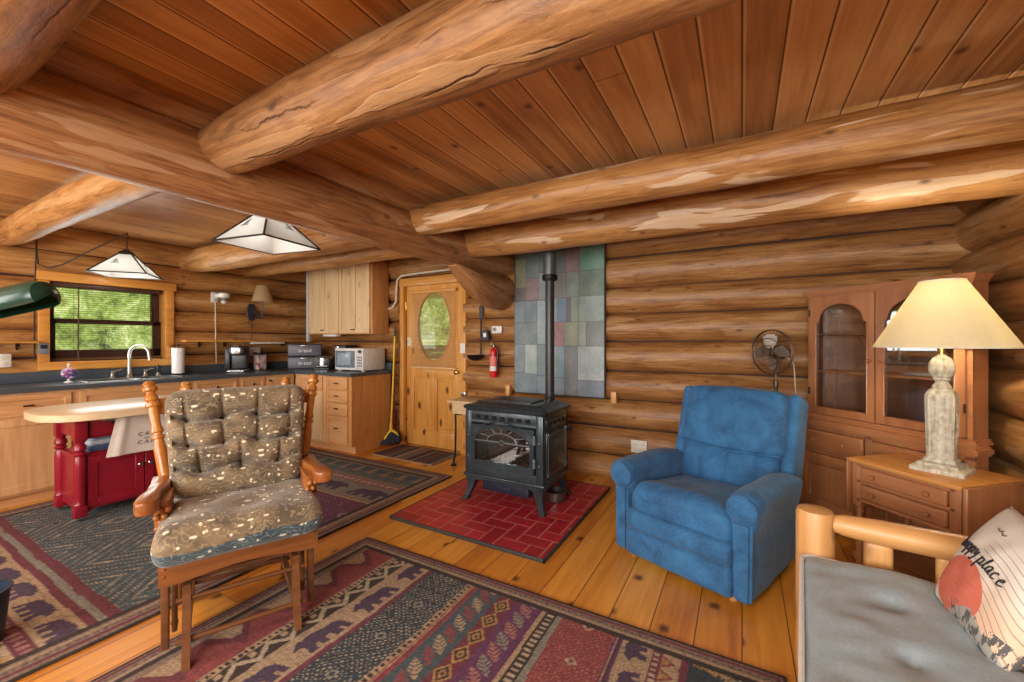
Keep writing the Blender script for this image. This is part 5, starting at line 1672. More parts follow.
    # strokes as short polylines per letter, in a unit cell (x 0..w, z -0.5..1.4)
    L = {'h': [[(0, 1.5), (0, 0)], [(0, .6), (.3, 1), (.55, .7), (.55, 0), (.8, .1)]], 'a': [[(.6, .85), (.3, 1), (.05, .55), (.2, .05), (.5, .2), (.62, .9), (.62, .1), (.85, .1)]],
         'p': [[(0, 1), (.02, -.7)], [(.02, .6), (.3, 1), (.6, .75), (.5, .1), (.1, .1), (.5, .08), (.85, .1)]], 'y': [[(0, 1), (.1, .3), (.35, .2), (.6, 1), (.55, .0), (.3, -.7), (.0, -.5)]],
         'l': [[(.0, .2), (.25, 1.2), (.2, 1.55), (.05, 1.3), (.1, .2), (.35, .05), (.5, .2)]], 'c': [[(.55, .85), (.3, 1), (.05, .5), (.25, .02), (.65, .2)]], 'e': [[(.05, .5), (.5, .65), (.35, 1), (.1, .7), (.15, .1), (.45, .05), (.75, .3)]]}
    bm = B()
    def word(s, x0, z0, ang, size, bend):
        cx = 0.0
        for ch in s:
            for st_ in L[ch]:
                pts = []
                # smooth by chaikin
                P = [Vector((a, b)) for a, b in st_]
                for _ in range(2):
                    Q = [P[0]]
                    for a, b in zip(P[:-1], P[1:]): Q += [a.lerp(b, .25), a.lerp(b, .75)]
                    P = Q + [P[-1]]
                for p_ in P:
                    lx = (cx + p_.x + .18 * p_.y) * size; lz = p_.y * size
                    a = ang + bend * lx
                    # walk along the bent baseline
                    bx = x0 + lx * math.cos(ang + bend * lx / 2) - lz * math.sin(a); bz = z0 + lx * math.sin(ang + bend * lx / 2) + lz * math.cos(a)
                    pts.append((bx, yat(bx, bz), bz))
                tube(bm, pts, .0019, 5)
            cx += .95 if ch not in 'l' else .55
    word('happy', -.116, .018, R(4), .0235, -.8)
    obj('lettering', bm, ink, t); bm = B()
    word('place', .006, .012, R(-4), .0245, -1.6)
    obj('lettering', bm, ink, t)
    for bx, bz in ((-.03, .115), (-.005, .11)):
        bm = B(); tube(bm, [(bx - .012, yat(bx, bz), bz + .006), (bx, yat(bx, bz), bz), (bx + .012, yat(bx, bz), bz + .006)], .0012, 5)
        obj('bird_mark', bm, ink, t)
pillow()

# ------------------------------------------------------------------ standing fan
def fan():
    FANM = plain('fan_bronze', (92, 76, 62), .4, .5)
    t = thing('pedestal_fan', 'dark metal pedestal fan standing behind the blue recliner', 'fan', (.215, 3.55, 0), R(-42))
    M0 = Matrix.Translation((0, -.05, 1.24)) @ Matrix.Rotation(PI / 2, 4, 'X')
    bm = B(); lathe(bm, [(.001, .0), (.15, .0), (.155, .012), (.12, .025), (.03, .04), (.015, .06)], n=32); obj('base', bm, FANM, t)
    bm = B(); lathe(bm, [(.012, .04), (.012, .98), (.018, .985), (.018, 1.03), (.010, 1.035), (.010, 1.10)], n=16); lathe(bm, [(.014, .90), (.022, .91), (.022, .94), (.014, .95)], n=16); obj('pole', bm, FANM, t)
    bm = B()
    M1 = M0
    lathe(bm, [(.02, -.03), (.05, -.04), (.055, -.10), (.04, -.135), (.001, -.14)], n=24, M=M0); tube(bm, [(0, -.0, 1.09), (0, .03, 1.15), (0, .02, 1.20)], .012, 10)
    obj('motor', bm, FANM, t)
    bm = B()
    Rg = .160
    for r, z in ((Rg, 0.0), (Rg, -.012), (.10, .035), (.05, .045)):
        tube(bm, [M0 @ Vector((r * math.cos(2 * PI * k / 40), r * math.sin(2 * PI * k / 40), z)) for k in range(40)], .0022 if r < Rg else .004, 6, closed=True)
    nw = 36
    for k in range(nw):
        a = 2 * PI * k / nw; b = a + .35
        tube(bm, [M0 @ Vector((r * math.cos(aa), r * math.sin(aa), z)) for r, z, aa in ((.03, .046, a), (.07, .043, a + .15), (.115, .03, a + .28), (Rg, 0, b))], .0011, 4, cap=False)
        tube(bm, [M0 @ Vector((r * math.cos(aa), r * math.sin(aa), z)) for r, z, aa in ((.05, -.065, a), (.12, -.05, a), (Rg, -.008, a))], .0011, 4, cap=False)
    lathe(bm, [(.001, .05), (.03, .049), (.032, .044), (.001, .042)], n=20, M=M0)
    obj('cage', bm, FANM, t)
    for k in range(4):
        a0 = PI / 2 * k + .1
        bm = B()
        pts = [(.025, -.015), (.06, -.042), (.105, -.05), (.128, -.03), (.13, .015), (.11, .042), (.06, .036), (.025, .015)]
        Mk = M0 @ Matrix.Rotation(a0, 4, 'Z') @ Matrix.Rotation(R(24), 4, 'X')
        prism(bm, pts, -.001, .001, 'xy', Mk)
        obj('blade', bm, plain('fan_blade_%d' % k, (138, 128, 118), .4, .35), t)
    bm = B(); lathe(bm, [(.001, .022), (.02, .018), (.024, -.02), (.001, -.022)], n=18, M=M0); obj('hub', bm, FANM, t)
    bm = B(); tube(bm, [(.03, .05, 1.22), (.06, .10, 1.15), (.07, .11, .9), (.07, .11, .5), (.06, .1, .1), (.05, .06, .03)], .003, 6); obj('cord', bm, CORD, t)
fan()
# ------------------------------------------------------------------ kitchen cabinets
CT = .945
PULL = BRONZE
def shaker(bm, x0, x1, z0, z1, fr=.055, y=-.02, panel=-.010):
    for a, b in (((x0, z0), (x0 + fr, z1)), ((x1 - fr, z0), (x1, z1)), ((x0 + fr, z0), (x1 - fr, z0 + fr)), ((x0 + fr, z1 - fr), (x1 - fr, z1))):
        box2(bm, (a[0], y, a[1]), (b[0], 0, b[1]), .002, 1)
    box2(bm, (x0 + fr - .005, panel, z0 + fr - .005), (x1 - fr + .005, 0, z1 - fr + .005))
def cab_knob(parent, x, z, y=-.02):
    bm = B(); lathe(bm, [(.006, 0), (.006, .008), (.013, .012), (.015, .018), (.010, .025), (.001, .026)], n=14, M=Matrix.Translation((x, y, z)) @ Matrix.Rotation(PI / 2, 4, 'X'))
    obj('knob', bm, PULL, parent)
def cab_pull(parent, x, z, y=-.02):
    bm = B()
    box2(bm, (x - .03, y - .022, z - .006), (x + .03, y - .014, z + .008), .003); box2(bm, (x - .022, y - .016, z - .004), (x - .012, y, z + .006)); box2(bm, (x + .012, y - .016, z - .004), (x + .022, y, z + .006))
    obj('pull', bm, PULL, parent)
def cabinet(label, loc, rz, w, fronts, d=.60, toe=.09, side=None, top=.903):
    t = thing('base_cabinet', label, 'cabinet', loc, rz, 'kitchen base cabinets')
    bm = B()
    box2(bm, (.001, .0, toe), (w - .001, d, top))
    if top < .9: box2(bm, (.001, .0, top), (w - .001, .02, .903))
    box2(bm, (.001, .07, 0), (w - .001, d, toe))
    obj('body', bm, HICKS if side else HICK, t, smooth=False)
    bm = B(); box2(bm, (.0, .055, .0), (w, .07, toe)); obj('toe_kick', bm, HICKX, t, smooth=False)
    for kind, x0, x1, z0, z1, hd in fronts:
        bm = B()
        if kind == 'drawer':
            shaker(bm, x0, x1, z0, z1, .032 if (x1 - x0) < .42 else .04)
            o = obj('drawer', bm, HICKX, t)
        elif kind == 'bead':
            shaker(bm, x0, x1, z0, z1, .06)
            k = x0 + .085
            while k < x1 - .07:
                box2(bm, (k, -.0125, z0 + .055), (k + .022, -.004, z1 - .055), .003, 1); k += .026
            o = obj('door', bm, HICKL, t)
        elif kind == 'false':
            shaker(bm, x0, x1, z0, z1, .045); o = obj('false_front', bm, HICKX, t)
        else:
            shaker(bm, x0, x1, z0, z1, .06); o = obj('door', bm, HICK, t)
        if hd:
            for hx, hz, kd in hd:
                (cab_knob if kd == 'k' else cab_pull)(o, hx, hz)
    return t
FX, q = -5.02, R(90)
def run(label, y0, y1, fr, top=.903): return cabinet(label, (FX, y0, 0), q, y1 - y0, fr, .56, top=top)
run('hickory base cabinet at the left frame edge beside the sink cabinet', .70, 1.235, [('drawer', .03, .515, .72, .885, [(.27, .80, 'p')]), ('door', .03, .515, .11, .70, None)])
run('hickory sink cabinet with a false front under the window', 1.235, 2.10, [('false', .03, .835, .74, .885, None), ('door', .03, .43, .11, .72, [(.39, .65, 'k')]), ('door', .435, .835, .11, .72, [(.475, .65, 'k')])], top=.775)
run('hickory base cabinet under the paper towel roll, wider drawer front', 2.10, 2.56, [('drawer', .025, .435, .745, .885, [(.23, .815, 'k')]), ('door', .025, .435, .11, .725, [(.06, .66, 'k')])])
run('narrow hickory base cabinet under the coffee maker on the sink wall', 2.56, 2.86, [('drawer', .02, .28, .745, .885, [(.15, .815, 'k')]), ('door', .02, .28, .11, .725, [(.05, .66, 'k')])])
run('hickory corner cabinet where the two worktops meet', 2.86, 3.225, [('door', .015, .29, .11, .885, [(.04, .84, 'k')])])
cabinet('pale beadboard base cabinet to the left of the four drawer stack', (-5.0, 3.23, 0), 0, .60, [('bead', .10, .55, .11, .70, None), ('drawer', .10, .55, .72, .885, [(.33, .80, 'k')])])
z = [.115, .40, .525, .65, .775, .89]
cabinet('hickory four drawer base cabinet at the end of the worktop, under the microwave', (-4.395, 3.23, 0), 0, .455, [('drawer', .035, .40, .115, .43, [(.215, .29, 'p')]), ('drawer', .035, .40, .445, .585, [(.215, .52, 'p')]), ('drawer', .035, .40, .60, .735, [(.215, .67, 'p')]), ('drawer', .035, .40, .75, .89, [(.215, .82, 'p')])], side=True)

# worktop (L shaped, with a cut-out for the sink)
wt = thing('worktop', 'dark slate grey laminate worktop running around the kitchen corner', 'worktop', (0, 0, 0))
bm = B()
SX0, SX1, SY0, SY1 = -5.50, -5.09, 1.34, 2.06
e = .008
yb = YB - .002
for a, b in (((-5.6, .3), (SX0, 3.20)), ((SX1, .3), (-4.985, 3.20)), ((SX0, .3), (SX1, SY0)), ((SX0, SY1), (SX1, 3.20)), ((-5.6, 3.195), (-3.92, yb))):
    box2(bm, (a[0], a[1], CT - .04), (b[0], b[1], CT))
obj('counter_slab', bm, WORK, wt, smooth=False)
bm = B()
box2(bm, (-5.6, .3, CT), (-5.578, yb, CT + .095), .004); box2(bm, (-5.6, yb - .022, CT), (-3.95, yb, CT + .095), .004)
obj('backsplash', bm, WORK, wt)

# sink
sk = thing('kitchen_sink', 'double bowl stainless sink set into the dark worktop under the window', 'sink', (-5.295, 1.70, CT))
bm = B()
hx, hy = .215, .37
for a, b in (((-hx, -hy), (hx, -hy + .03)), ((-hx, hy - .03), (hx, hy)), ((-hx, -hy), (-hx + .07, hy)), ((hx - .03, -hy), (hx, hy)), ((-hx, -.02), (hx, .02))):
    box2(bm, (a[0], a[1], .0008), (b[0], b[1], .006), .002)
obj('sink_rim', bm, STEEL, sk)
for y0, y1 in ((-hy + .03, -.02), (.02, hy - .03)):
    bm = B()
    x0, x1 = -hx + .07, hx - .03
    t_ = .004
    box2(bm, (x0, y0, -.16), (x1, y1, -.155)); box2(bm, (x0, y0, -.16), (x0 + t_, y1, .004)); box2(bm, (x1 - t_, y0, -.16), (x1, y1, .004)); box2(bm, (x0, y0, -.16), (x1, y0 + t_, .004)); box2(bm, (x0, y1 - t_, -.16), (x1, y1, .004))
    lathe(bm, [(.001, -.1545), (.03, -.1545), (.034, -.152), (.001, -.153)], ((x0 + x1) / 2, (y0 + y1) / 2, 0), 18)
    obj('bowl', bm, STEEL, sk)
fc = thing('kitchen_faucet', 'pale gooseneck faucet with two lever handles behind the sink', 'faucet', (-5.525, 1.76, CT), R(50))
bm = B()
pts = [(0, 0, 0), (0, 0, .20)] + [(.095 - .095 * math.cos(PI * k / 10), 0, .235 + .095 * math.sin(PI * k / 10)) for k in range(0, 10)] + [(.192, 0, .20), (.196, 0, .175)]
tube(bm, pts, [.019, .014] + [.0125] * 10 + [.0125, .014], 12); lathe(bm, [(.03, 0), (.03, .006), (.022, .02), (.016, .05)], n=16)
obj('spout', bm, NICKEL, fc)
fc.rotation_euler = (0, 0, R(35))
for y in (-.13, .13):
    bm = B()
    Mi = Matrix.Rotation(R(-35), 4, 'Z') @ Matrix.Translation((0, y, 0)) @ Matrix.Rotation(R(35), 4, 'Z')
    lathe(bm, [(.026, 0), (.026, .006), (.016, .02), (.013, .05), (.018, .06), (.012, .07)], n=14, M=Mi); tube(bm, [Mi @ Vector(p) for p in ((0, 0, .06), (.03, .03, .075), (.055, .045, .085))], [.008, .007, .005], 8)
    obj('tap_handle', bm, NICKEL, fc)
t = thing('sink_sprayer', 'black and chrome hand sprayer to the right of the faucet', 'sprayer', (-5.53, 2.0, CT))
bm = B(); lathe(bm, [(.024, 0), (.024, .008), (.014, .02), (.012, .035)], n=14); obj('holder', bm, NICKEL, t)
bm = B(); lathe(bm, [(.011, .03), (.015, .06), (.018, .10), (.012, .115), (.001, .117)], n=14); obj('spray_head', bm, BLACKP, t)

t = thing('paper_towel_roll', 'white paper towel roll on an upright holder beside the window', 'paper towels', (-5.47, 2.16, CT))
bm = B(); lathe(bm, [(.001, 0), (.075, 0), (.078, .008), (.02, .014), (.001, .014)], n=24); tube(bm, [(0, 0, .01), (0, 0, .33)], .007, 8); lathe(bm, [(.006, .32), (.014, .33), (.010, .345), (.001, .348)], n=12); obj('holder', bm, BRONZE, t)
bm = B(); lathe(bm, [(.02, .018), (.056, .018), (.057, .022), (.057, .294), (.056, .298), (.02, .298)], n=32); obj('roll', bm, PAPER, t)
bm = B(); lathe(bm, [(.001, 0), (.04, 0), (.042, .003), (.001, .004)], n=20); box2(bm, (-.02, .04, 0), (.02, .13, .006), .003); tag(obj('spoon_rest', bm, STEEL, loc=(-5.25, 2.30, CT + .001)), 'flat steel spoon rest in front of the paper towel roll', 'spoon rest')

# round floral ornament on a short stem at the sink
t = thing('round_ornament', 'round purple and pink ornament on a white stem at the left of the sink', 'ornament', (-5.33, 1.275, CT))
om = NT('ornament_petals'); co = om.n('TexCoord').outputs['Object']
vo = om.n('TexVoronoi'); om.set(vo.inputs['Vector'], co); vo.inputs['Scale'].default_value = 55
oc = om.ramp(om.n('SeparateColor', ins={0: vo.outputs['Color']}).outputs[0], [(.1, rgb(70, 70, 140)), (.4, rgb(170, 60, 110)), (.65, rgb(120, 150, 210)), (.9, rgb(230, 190, 210))])
OM = om.bsdf(oc, .35)
bm = B(); lathe(bm, [(.001, 0), (.03, 0), (.03, .006), (.008, .012), (.006, .14), (.012, .16), (.006, .17), (.001, .172)], n=16); obj('stem', bm, WHITE, t)
bm = B(); M = Matrix.Translation((.012, 0, .085)) @ Matrix.Rotation(R(90), 4, 'Y') @ Matrix.Rotation(R(0), 4, 'X')
lathe(bm, [(.001, -.006), (.045, -.005), (.052, 0), (.045, .006), (.02, .010), (.001, .012)], n=24, M=M); obj('disc', bm, OM, t)

# countertop appliances ------------------------------------------------
t = thing('pod_coffee_maker', 'black and silver single cup coffee maker on the sink wall worktop', 'coffee maker', (-5.38, 2.74, CT), R(50))
bm = B(); box2(bm, (-.085, .03, .03), (.085, .17, .30), .018); box2(bm, (-.085, -.10, .20), (.085, .17, .31), .022); box2(bm, (-.15, .02, .03), (-.09, .16, .29), .012); obj('body', bm, BLACKP, t)
bm = B(); soft(bm, (0, .02, .015), (.19, .30, .03), .014, 3); obj('drip_base', bm, STEEL, t)
bm = B(); lathe(bm, [(.001, .31), (.075, .31), (.078, .318), (.07, .332), (.001, .336)], (0, -.02, 0), 24); box2(bm, (-.05, -.112, .215), (.05, -.098, .30), .006); box2(bm, (-.02, -.14, .245), (.02, -.105, .262), .004); obj('silver_top', bm, STEEL, t)
t = thing('pod_jar', 'clear jar of pink and white sachets beside the single cup coffee maker', 'jar', (-5.42, 3.02, CT))
pj = NT('sachets'); co = pj.n('TexCoord').outputs['Object']; vo = pj.n('TexVoronoi'); pj.set(vo.inputs['Vector'], co); vo.inputs['Scale'].default_value = 28
SACH = pj.bsdf(pj.ramp(pj.n('SeparateColor', ins={0: vo.outputs['Color']}).outputs[1], [(.2, rgb(216, 170, 160)), (.5, rgb(230, 216, 214)), (.75, rgb(120, 60, 60)), (.9, rgb(200, 206, 220))]), .5)
bm = B(); soft(bm, (0, 0, .10), (.10, .11, .19), .01, 3); obj('sachets', bm, SACH, t)
bm = B(); soft(bm, (0, 0, .105), (.112, .122, .205), .012, 3); obj('jar_wall', bm, GLASS, t)
bm = B(); box2(bm, (-.062, -.067, .21), (.062, .067, .222), .004); obj('lid', bm, BLACKP, t)
def bread_box(z, label):
    t = thing('bread_box', label, 'bread box', (-5.20, 3.50, z), R(54), 'stacked dark bread boxes')
    bm = B(); box2(bm, (-.205, -.10, .002), (.205, .10, .166), .008); obj('box', bm, plain('bread_box_shell', (44, 46, 54), .4), t)
    bm = B(); box2(bm, (-.196, -.108, .010), (.196, -.098, .155), .005); f = obj('flap', bm, plain('bread_box_front', (98, 98, 110), .4), t)
    bm = B(); box2(bm, (-.05, -.116, .138), (.05, -.107, .150), .003); obj('handle', bm, STEEL, f)
    M = Matrix.Translation((0, -.1085, .078)) @ Matrix.Rotation(PI / 2, 4, 'X')
    text_mesh('lettering', 'bread', .068, WHITE, f, M)
bread_box(CT, 'lower dark grey bread box in the kitchen corner, standing on the worktop')
bread_box(CT + .168, 'upper dark grey bread box in the kitchen corner, stacked on another')
t = thing('toaster', 'small chrome four slot toaster beside the bread boxes', 'toaster', (-4.87, 3.55, CT), R(40))
bm = B(); soft(bm, (0, 0, .095), (.18, .25, .16), .03, 4); obj('body', bm, STEEL, t)
bm = B(); box2(bm, (-.095, -.13, .0), (.095, .13, .022), .006)
obj('base', bm, BLACKP, t)
for x in (-.045, .045):
    bm = B(); box2(bm, (x - .026, -.129, .05), (x + .026, -.118, .155), .006); box2(bm, (x - .016, -.145, .07), (x + .016, -.125, .08), .003); obj('lever_panel', bm, BLACKP, t)
    bm = B(); box2(bm, (x - .03, -.10, .172), (x - .008, .10, .1765)); box2(bm, (x + .008, -.10, .172), (x + .03, .10, .1765)); obj('bread_slots', bm, BLACKP, t)
t = thing('drip_coffee_maker', 'black drip coffee maker with a glass carafe behind the microwave', 'coffee maker', (-4.66, 3.72, CT), R(8))
bm = B(); box2(bm, (-.10, -.10, 0), (.10, .12, .035), .01); box2(bm, (-.10, .04, .03), (.10, .12, .30), .01); box2(bm, (-.105, -.11, .225), (.105, .12, .32), .012); obj('body', bm, BLACKP, t)
bm = B(); box2(bm, (-.09, -.116, .24), (.0, -.105, .305), .003); obj('control_panel', bm, STEEL, t)
bm = B(); lathe(bm, [(.001, .037), (.06, .037), (.072, .07), (.070, .13), (.05, .17), (.052, .19)], (-.01, -.035, 0), 24); obj('carafe', bm, GLASSD, t)
bm = B(); tube(bm, [(-.075, -.06, .17), (-.115, -.08, .16), (-.12, -.08, .09), (-.08, -.06, .07)], .008, 8); obj('carafe_handle', bm, BLACKP, t)
t = thing('microwave', 'white microwave oven at the right end of the kitchen worktop', 'microwave', (-4.26, 3.62, CT), R(3))
bm = B(); box2(bm, (-.245, -.16, .012), (.245, .185, .285), .008); 
for x in (-.2, .2):
    for y in (-.13, .15): box2(bm, (x - .015, y - .015, 0), (x + .015, y + .015, .014))
obj('case', bm, WHITE, t)
bm = B(); box2(bm, (-.242, -.178, .016), (.125, -.158, .281), .006); d = obj('door', bm, WHITE, t)
bm = B(); box2(bm, (-.222, -.181, .045), (.10, -.176, .255), .012); obj('door_window', bm, plain('microwave_window', (112, 126, 138), .15), d)
bm = B(); box2(bm, (-.19, -.183, .075), (.045, -.180, .225), .01); obj('window_mesh', bm, plain('microwave_mesh', (150, 164, 174), .2), d)
bm = B(); box2(bm, (.128, -.178, .016), (.242, -.158, .281), .005); c_ = obj('control_panel', bm, plain('microwave_controls', (214, 214, 210), .4), t)
bm = B(); lathe(bm, [(.001, 0), (.034, 0), (.034, .004), (.001, .005)], n=24, M=Matrix.Translation((.185, -.178, .245)) @ Matrix.Rotation(PI / 2, 4, 'X') @ Matrix.Diagonal((1, .6, 1, 1))); obj('oval_display', bm, BLACKP, c_)
for r_ in range(4):
    for k in range(3):
        bm = B(); box2(bm, (.145 + .028 * k, -.181, .06 + .034 * r_), (.167 + .028 * k, -.177, .082 + .034 * r_), .002); obj('button', bm, GREYP, c_)

# wall cabinet ---------------------------------------------------------
t = thing('wall_cabinet', 'pale hickory wall cabinet with two doors above the microwave', 'cabinet', (-5.27, 3.60, 1.41), 0)
bm = B(); box2(bm, (0, .0, 0), (1.255, .27, .925), .002); obj('body', bm, HICKS, t)
for x0, x1 in ((.03, .64), (.65, 1.225)):
    bm = B(); w_ = x1 - x0
    fr = .06
    for a, b in (((x0, .012), (x0 + fr, .915)), ((x1 - fr, .012), (x1, .915)), ((x0 + w_ / 2 - fr / 2, .012), (x0 + w_ / 2 + fr / 2, .915)), ((x0, .012), (x1, .07)), ((x0, .86), (x1, .915))):
        box2(bm, (a[0], -.022 + (.0012 if b[0] - a[0] > .2 else 0), a[1]), (b[0], 0, b[1]), .003, 1)
    box2(bm, (x0 + .04, -.010, .05), (x1 - .04, 0, .88))
    d = obj('door', bm, HICKL, t); cab_pull(d, (x0 + x1) / 2, .055, -.022)
bm = B(); box2(bm, (-.045, -.01, -.10), (-.004, .03, .925), .004); obj('side_trim', bm, plain('trim_blue_white', (196, 204, 208), .5), t)
bm = B(); box2(bm, (.33, -.02, -.03), (.60, .06, -.002), .004); obj('cabinet_light', bm, WHITE, t)

# shelves on the window wall
t = thing('wall_shelf', 'long thin pine shelf on the log wall to the right of the window', 'shelf', (XL + .003, 3.03, 1.31))
bm = B(); box2(bm, (.0, -.80, 0), (.13, .78, .018), .003); obj('shelf_board', bm, PINEY, t)
for y in (-.62, -.35, .38):
    bm = B(); box2(bm, (.004, y - .008, -.06), (.014, y + .008, -.001)); tube(bm, [(.01, y, -.055), (.05, y, -.035), (.09, y, -.006)], .006, 8); obj('bracket', bm, BRONZE, t)
bm = B(); box2(bm, (.03, -.06, -.028), (.11, .36, -.002), .004); obj('light_strip', bm, WHITE, t)
t = thing('wall_shelf', 'short thin pine shelf on the log wall to the left of the window', 'shelf', (XL + .003, .62, 1.30))
bm = B(); box2(bm, (.0, -.5, 0), (.13, .50, .018), .003); obj('shelf_board', bm, PINEY, t)
bm = B(); box2(bm, (.004, .39, -.06), (.014, .406, -.001)); tube(bm, [(.01, .398, -.055), (.05, .398, -.035), (.09, .398, -.006)], .006, 8); obj('bracket', bm, BRONZE, t)

def outlet(name, label, loc, rz, plug=False, mat=None, n=1):
    t = thing(name, label, 'outlet', loc, rz)
    bm = B(); box2(bm, (-.036 * n, -.008, -.058), (.036 * n, .0, .058), .004); obj('plate', bm, mat or WHITE, t)
    for k in range(n):
        xo = (k - (n - 1) / 2) * .07
        for z in (-.022, .022):
            bm = B(); box2(bm, (xo - .016, -.0105, z - .014), (xo + .016, -.007, z + .014), .004)
            obj('socket', bm, IVORY, t)
    if plug:
        bm = B(); box2(bm, (-.015, -.04, -.035), (.015, -.01, -.008), .005); obj('plug', bm, BLACKP, t)
    return t
o = outlet('wall_outlet', 'white double outlet box with a black plug above the jar', (XL + .012, 3.04, 1.18), R(90), True, n=2)
outlet('wall_outlet', 'ivory outlet on the log wall under the short left shelf', (XL + .012, .95, 1.15), R(90))
outlet('wall_outlet', 'pale outlet low on the log wall behind the left arm of the recliner', (-.83, YB + .0, .345), 0, n=2)

t = thing('thermometer', 'small grey digital thermometer fixed to the left window casing', 'thermometer', (XL + .03, 1.172, 1.25), R(90))
bm = B(); box2(bm, (-.033, -.018, -.05), (.033, 0, .05), .006); obj('case', bm, GREYP, t)
bm = B(); box2(bm, (-.022, -.021, .0), (.022, -.016, .035), .002); obj('display', bm, BLACKP, t)

# wall lamps
t = thing('wall_sconce', 'white porcelain wall light with a clear glass rim and hanging cord', 'wall light', (XL + .004, 2.58, 1.85), R(90))
bm = B(); box2(bm, (-.045, -.02, -.06), (.03, .0, .06), .006); obj('back_plate', bm, WHITE, t)
bm = B(); lathe(bm, [(.03, -.015), (.058, -.01), (.062, .0), (.062, .035), (.05, .045), (.03, .05), (.001, .052)], (.065, -.075, .01), 24); tube(bm, [(0, -.01, .02), (.04, -.05, .025)], .02, 10); obj('fixture_body', bm, WHITE, t)
bm = B(); lathe(bm, [(.056, -.02), (.105, -.055), (.107, -.053), (.06, -.016)], (.065, -.075, .01), 28); obj('glass_rim', bm, glass_mat('rim_glass', (.9, .9, .88, 1), .05, .2), t)
bm = B(); lathe(bm, [(.012, -.02), (.026, -.045), (.03, -.062), (.02, -.082), (.001, -.09)], (.065, -.075, .01), 16); obj('bulb', bm, WHITE, t)
bm = B(); tube(bm, [(-.0, -.012, -.05), (.005, -.014, -.3), (.0, -.15, -.55), (.03, -.02, -.62), (.05, -.03, -.80)] if False else [(0, -.012, -.05), (.004, -.014, -.5), (.01, -.02, -.80)], .006, 8); obj('cord', bm, CORD, t)
t = thing('swing_arm_lamp', 'swing arm wall lamp with a beige tapered shade and dark scroll bracket', 'wall light', (XL + .004, 3.00, 1.675), R(90))
bm = B(); soft(bm, (0, -.014, .02), (.10, .026, .22), .012, 4, lambda x, y, z: (x * (1 + .35 * math.cos(z * 26)), y, z)); tube(bm, [(.02, -.02, -.04), (.05, -.09, -.06), (.07, -.14, -.03), (.07, -.14, .20)], .009, 8)
tube(bm, [(.07 + .03 * math.cos(a), -.14, -.03 + .03 * math.sin(a)) for a in [k * .5 for k in range(13)]], .006, 6)
tube(bm, [(-.02, -.02, -.08), (-.05, -.03, -.12), (-.02, -.035, -.16), (.02, -.03, -.13), (.03, -.03, -.17)], .005, 6)
obj('bracket', bm, plain('dark_blue_bronze', (62, 62, 70), .4, .5), t)
bm = B(); n = 32
rings = [[(.07 + r * math.cos(2 * PI * k / n), -.14 + r * math.sin(2 * PI * k / n), zz) for k in range(n)] for r, zz in ((.125, .155), (.068, .365), (.0665, .365), (.1235, .155))]
rings_to_faces(bm, rings + [rings[0]], False, False); bmesh.ops.remove_doubles(bm, verts=bm.verts[:], dist=1e-5); obj('lamp_shade', bm, SHADE2, t)
bm = B(); tube(bm, [(0, -.02, -.09), (.003, -.016, -.39)], .004, 6); obj('cord', bm, CORDD, t)

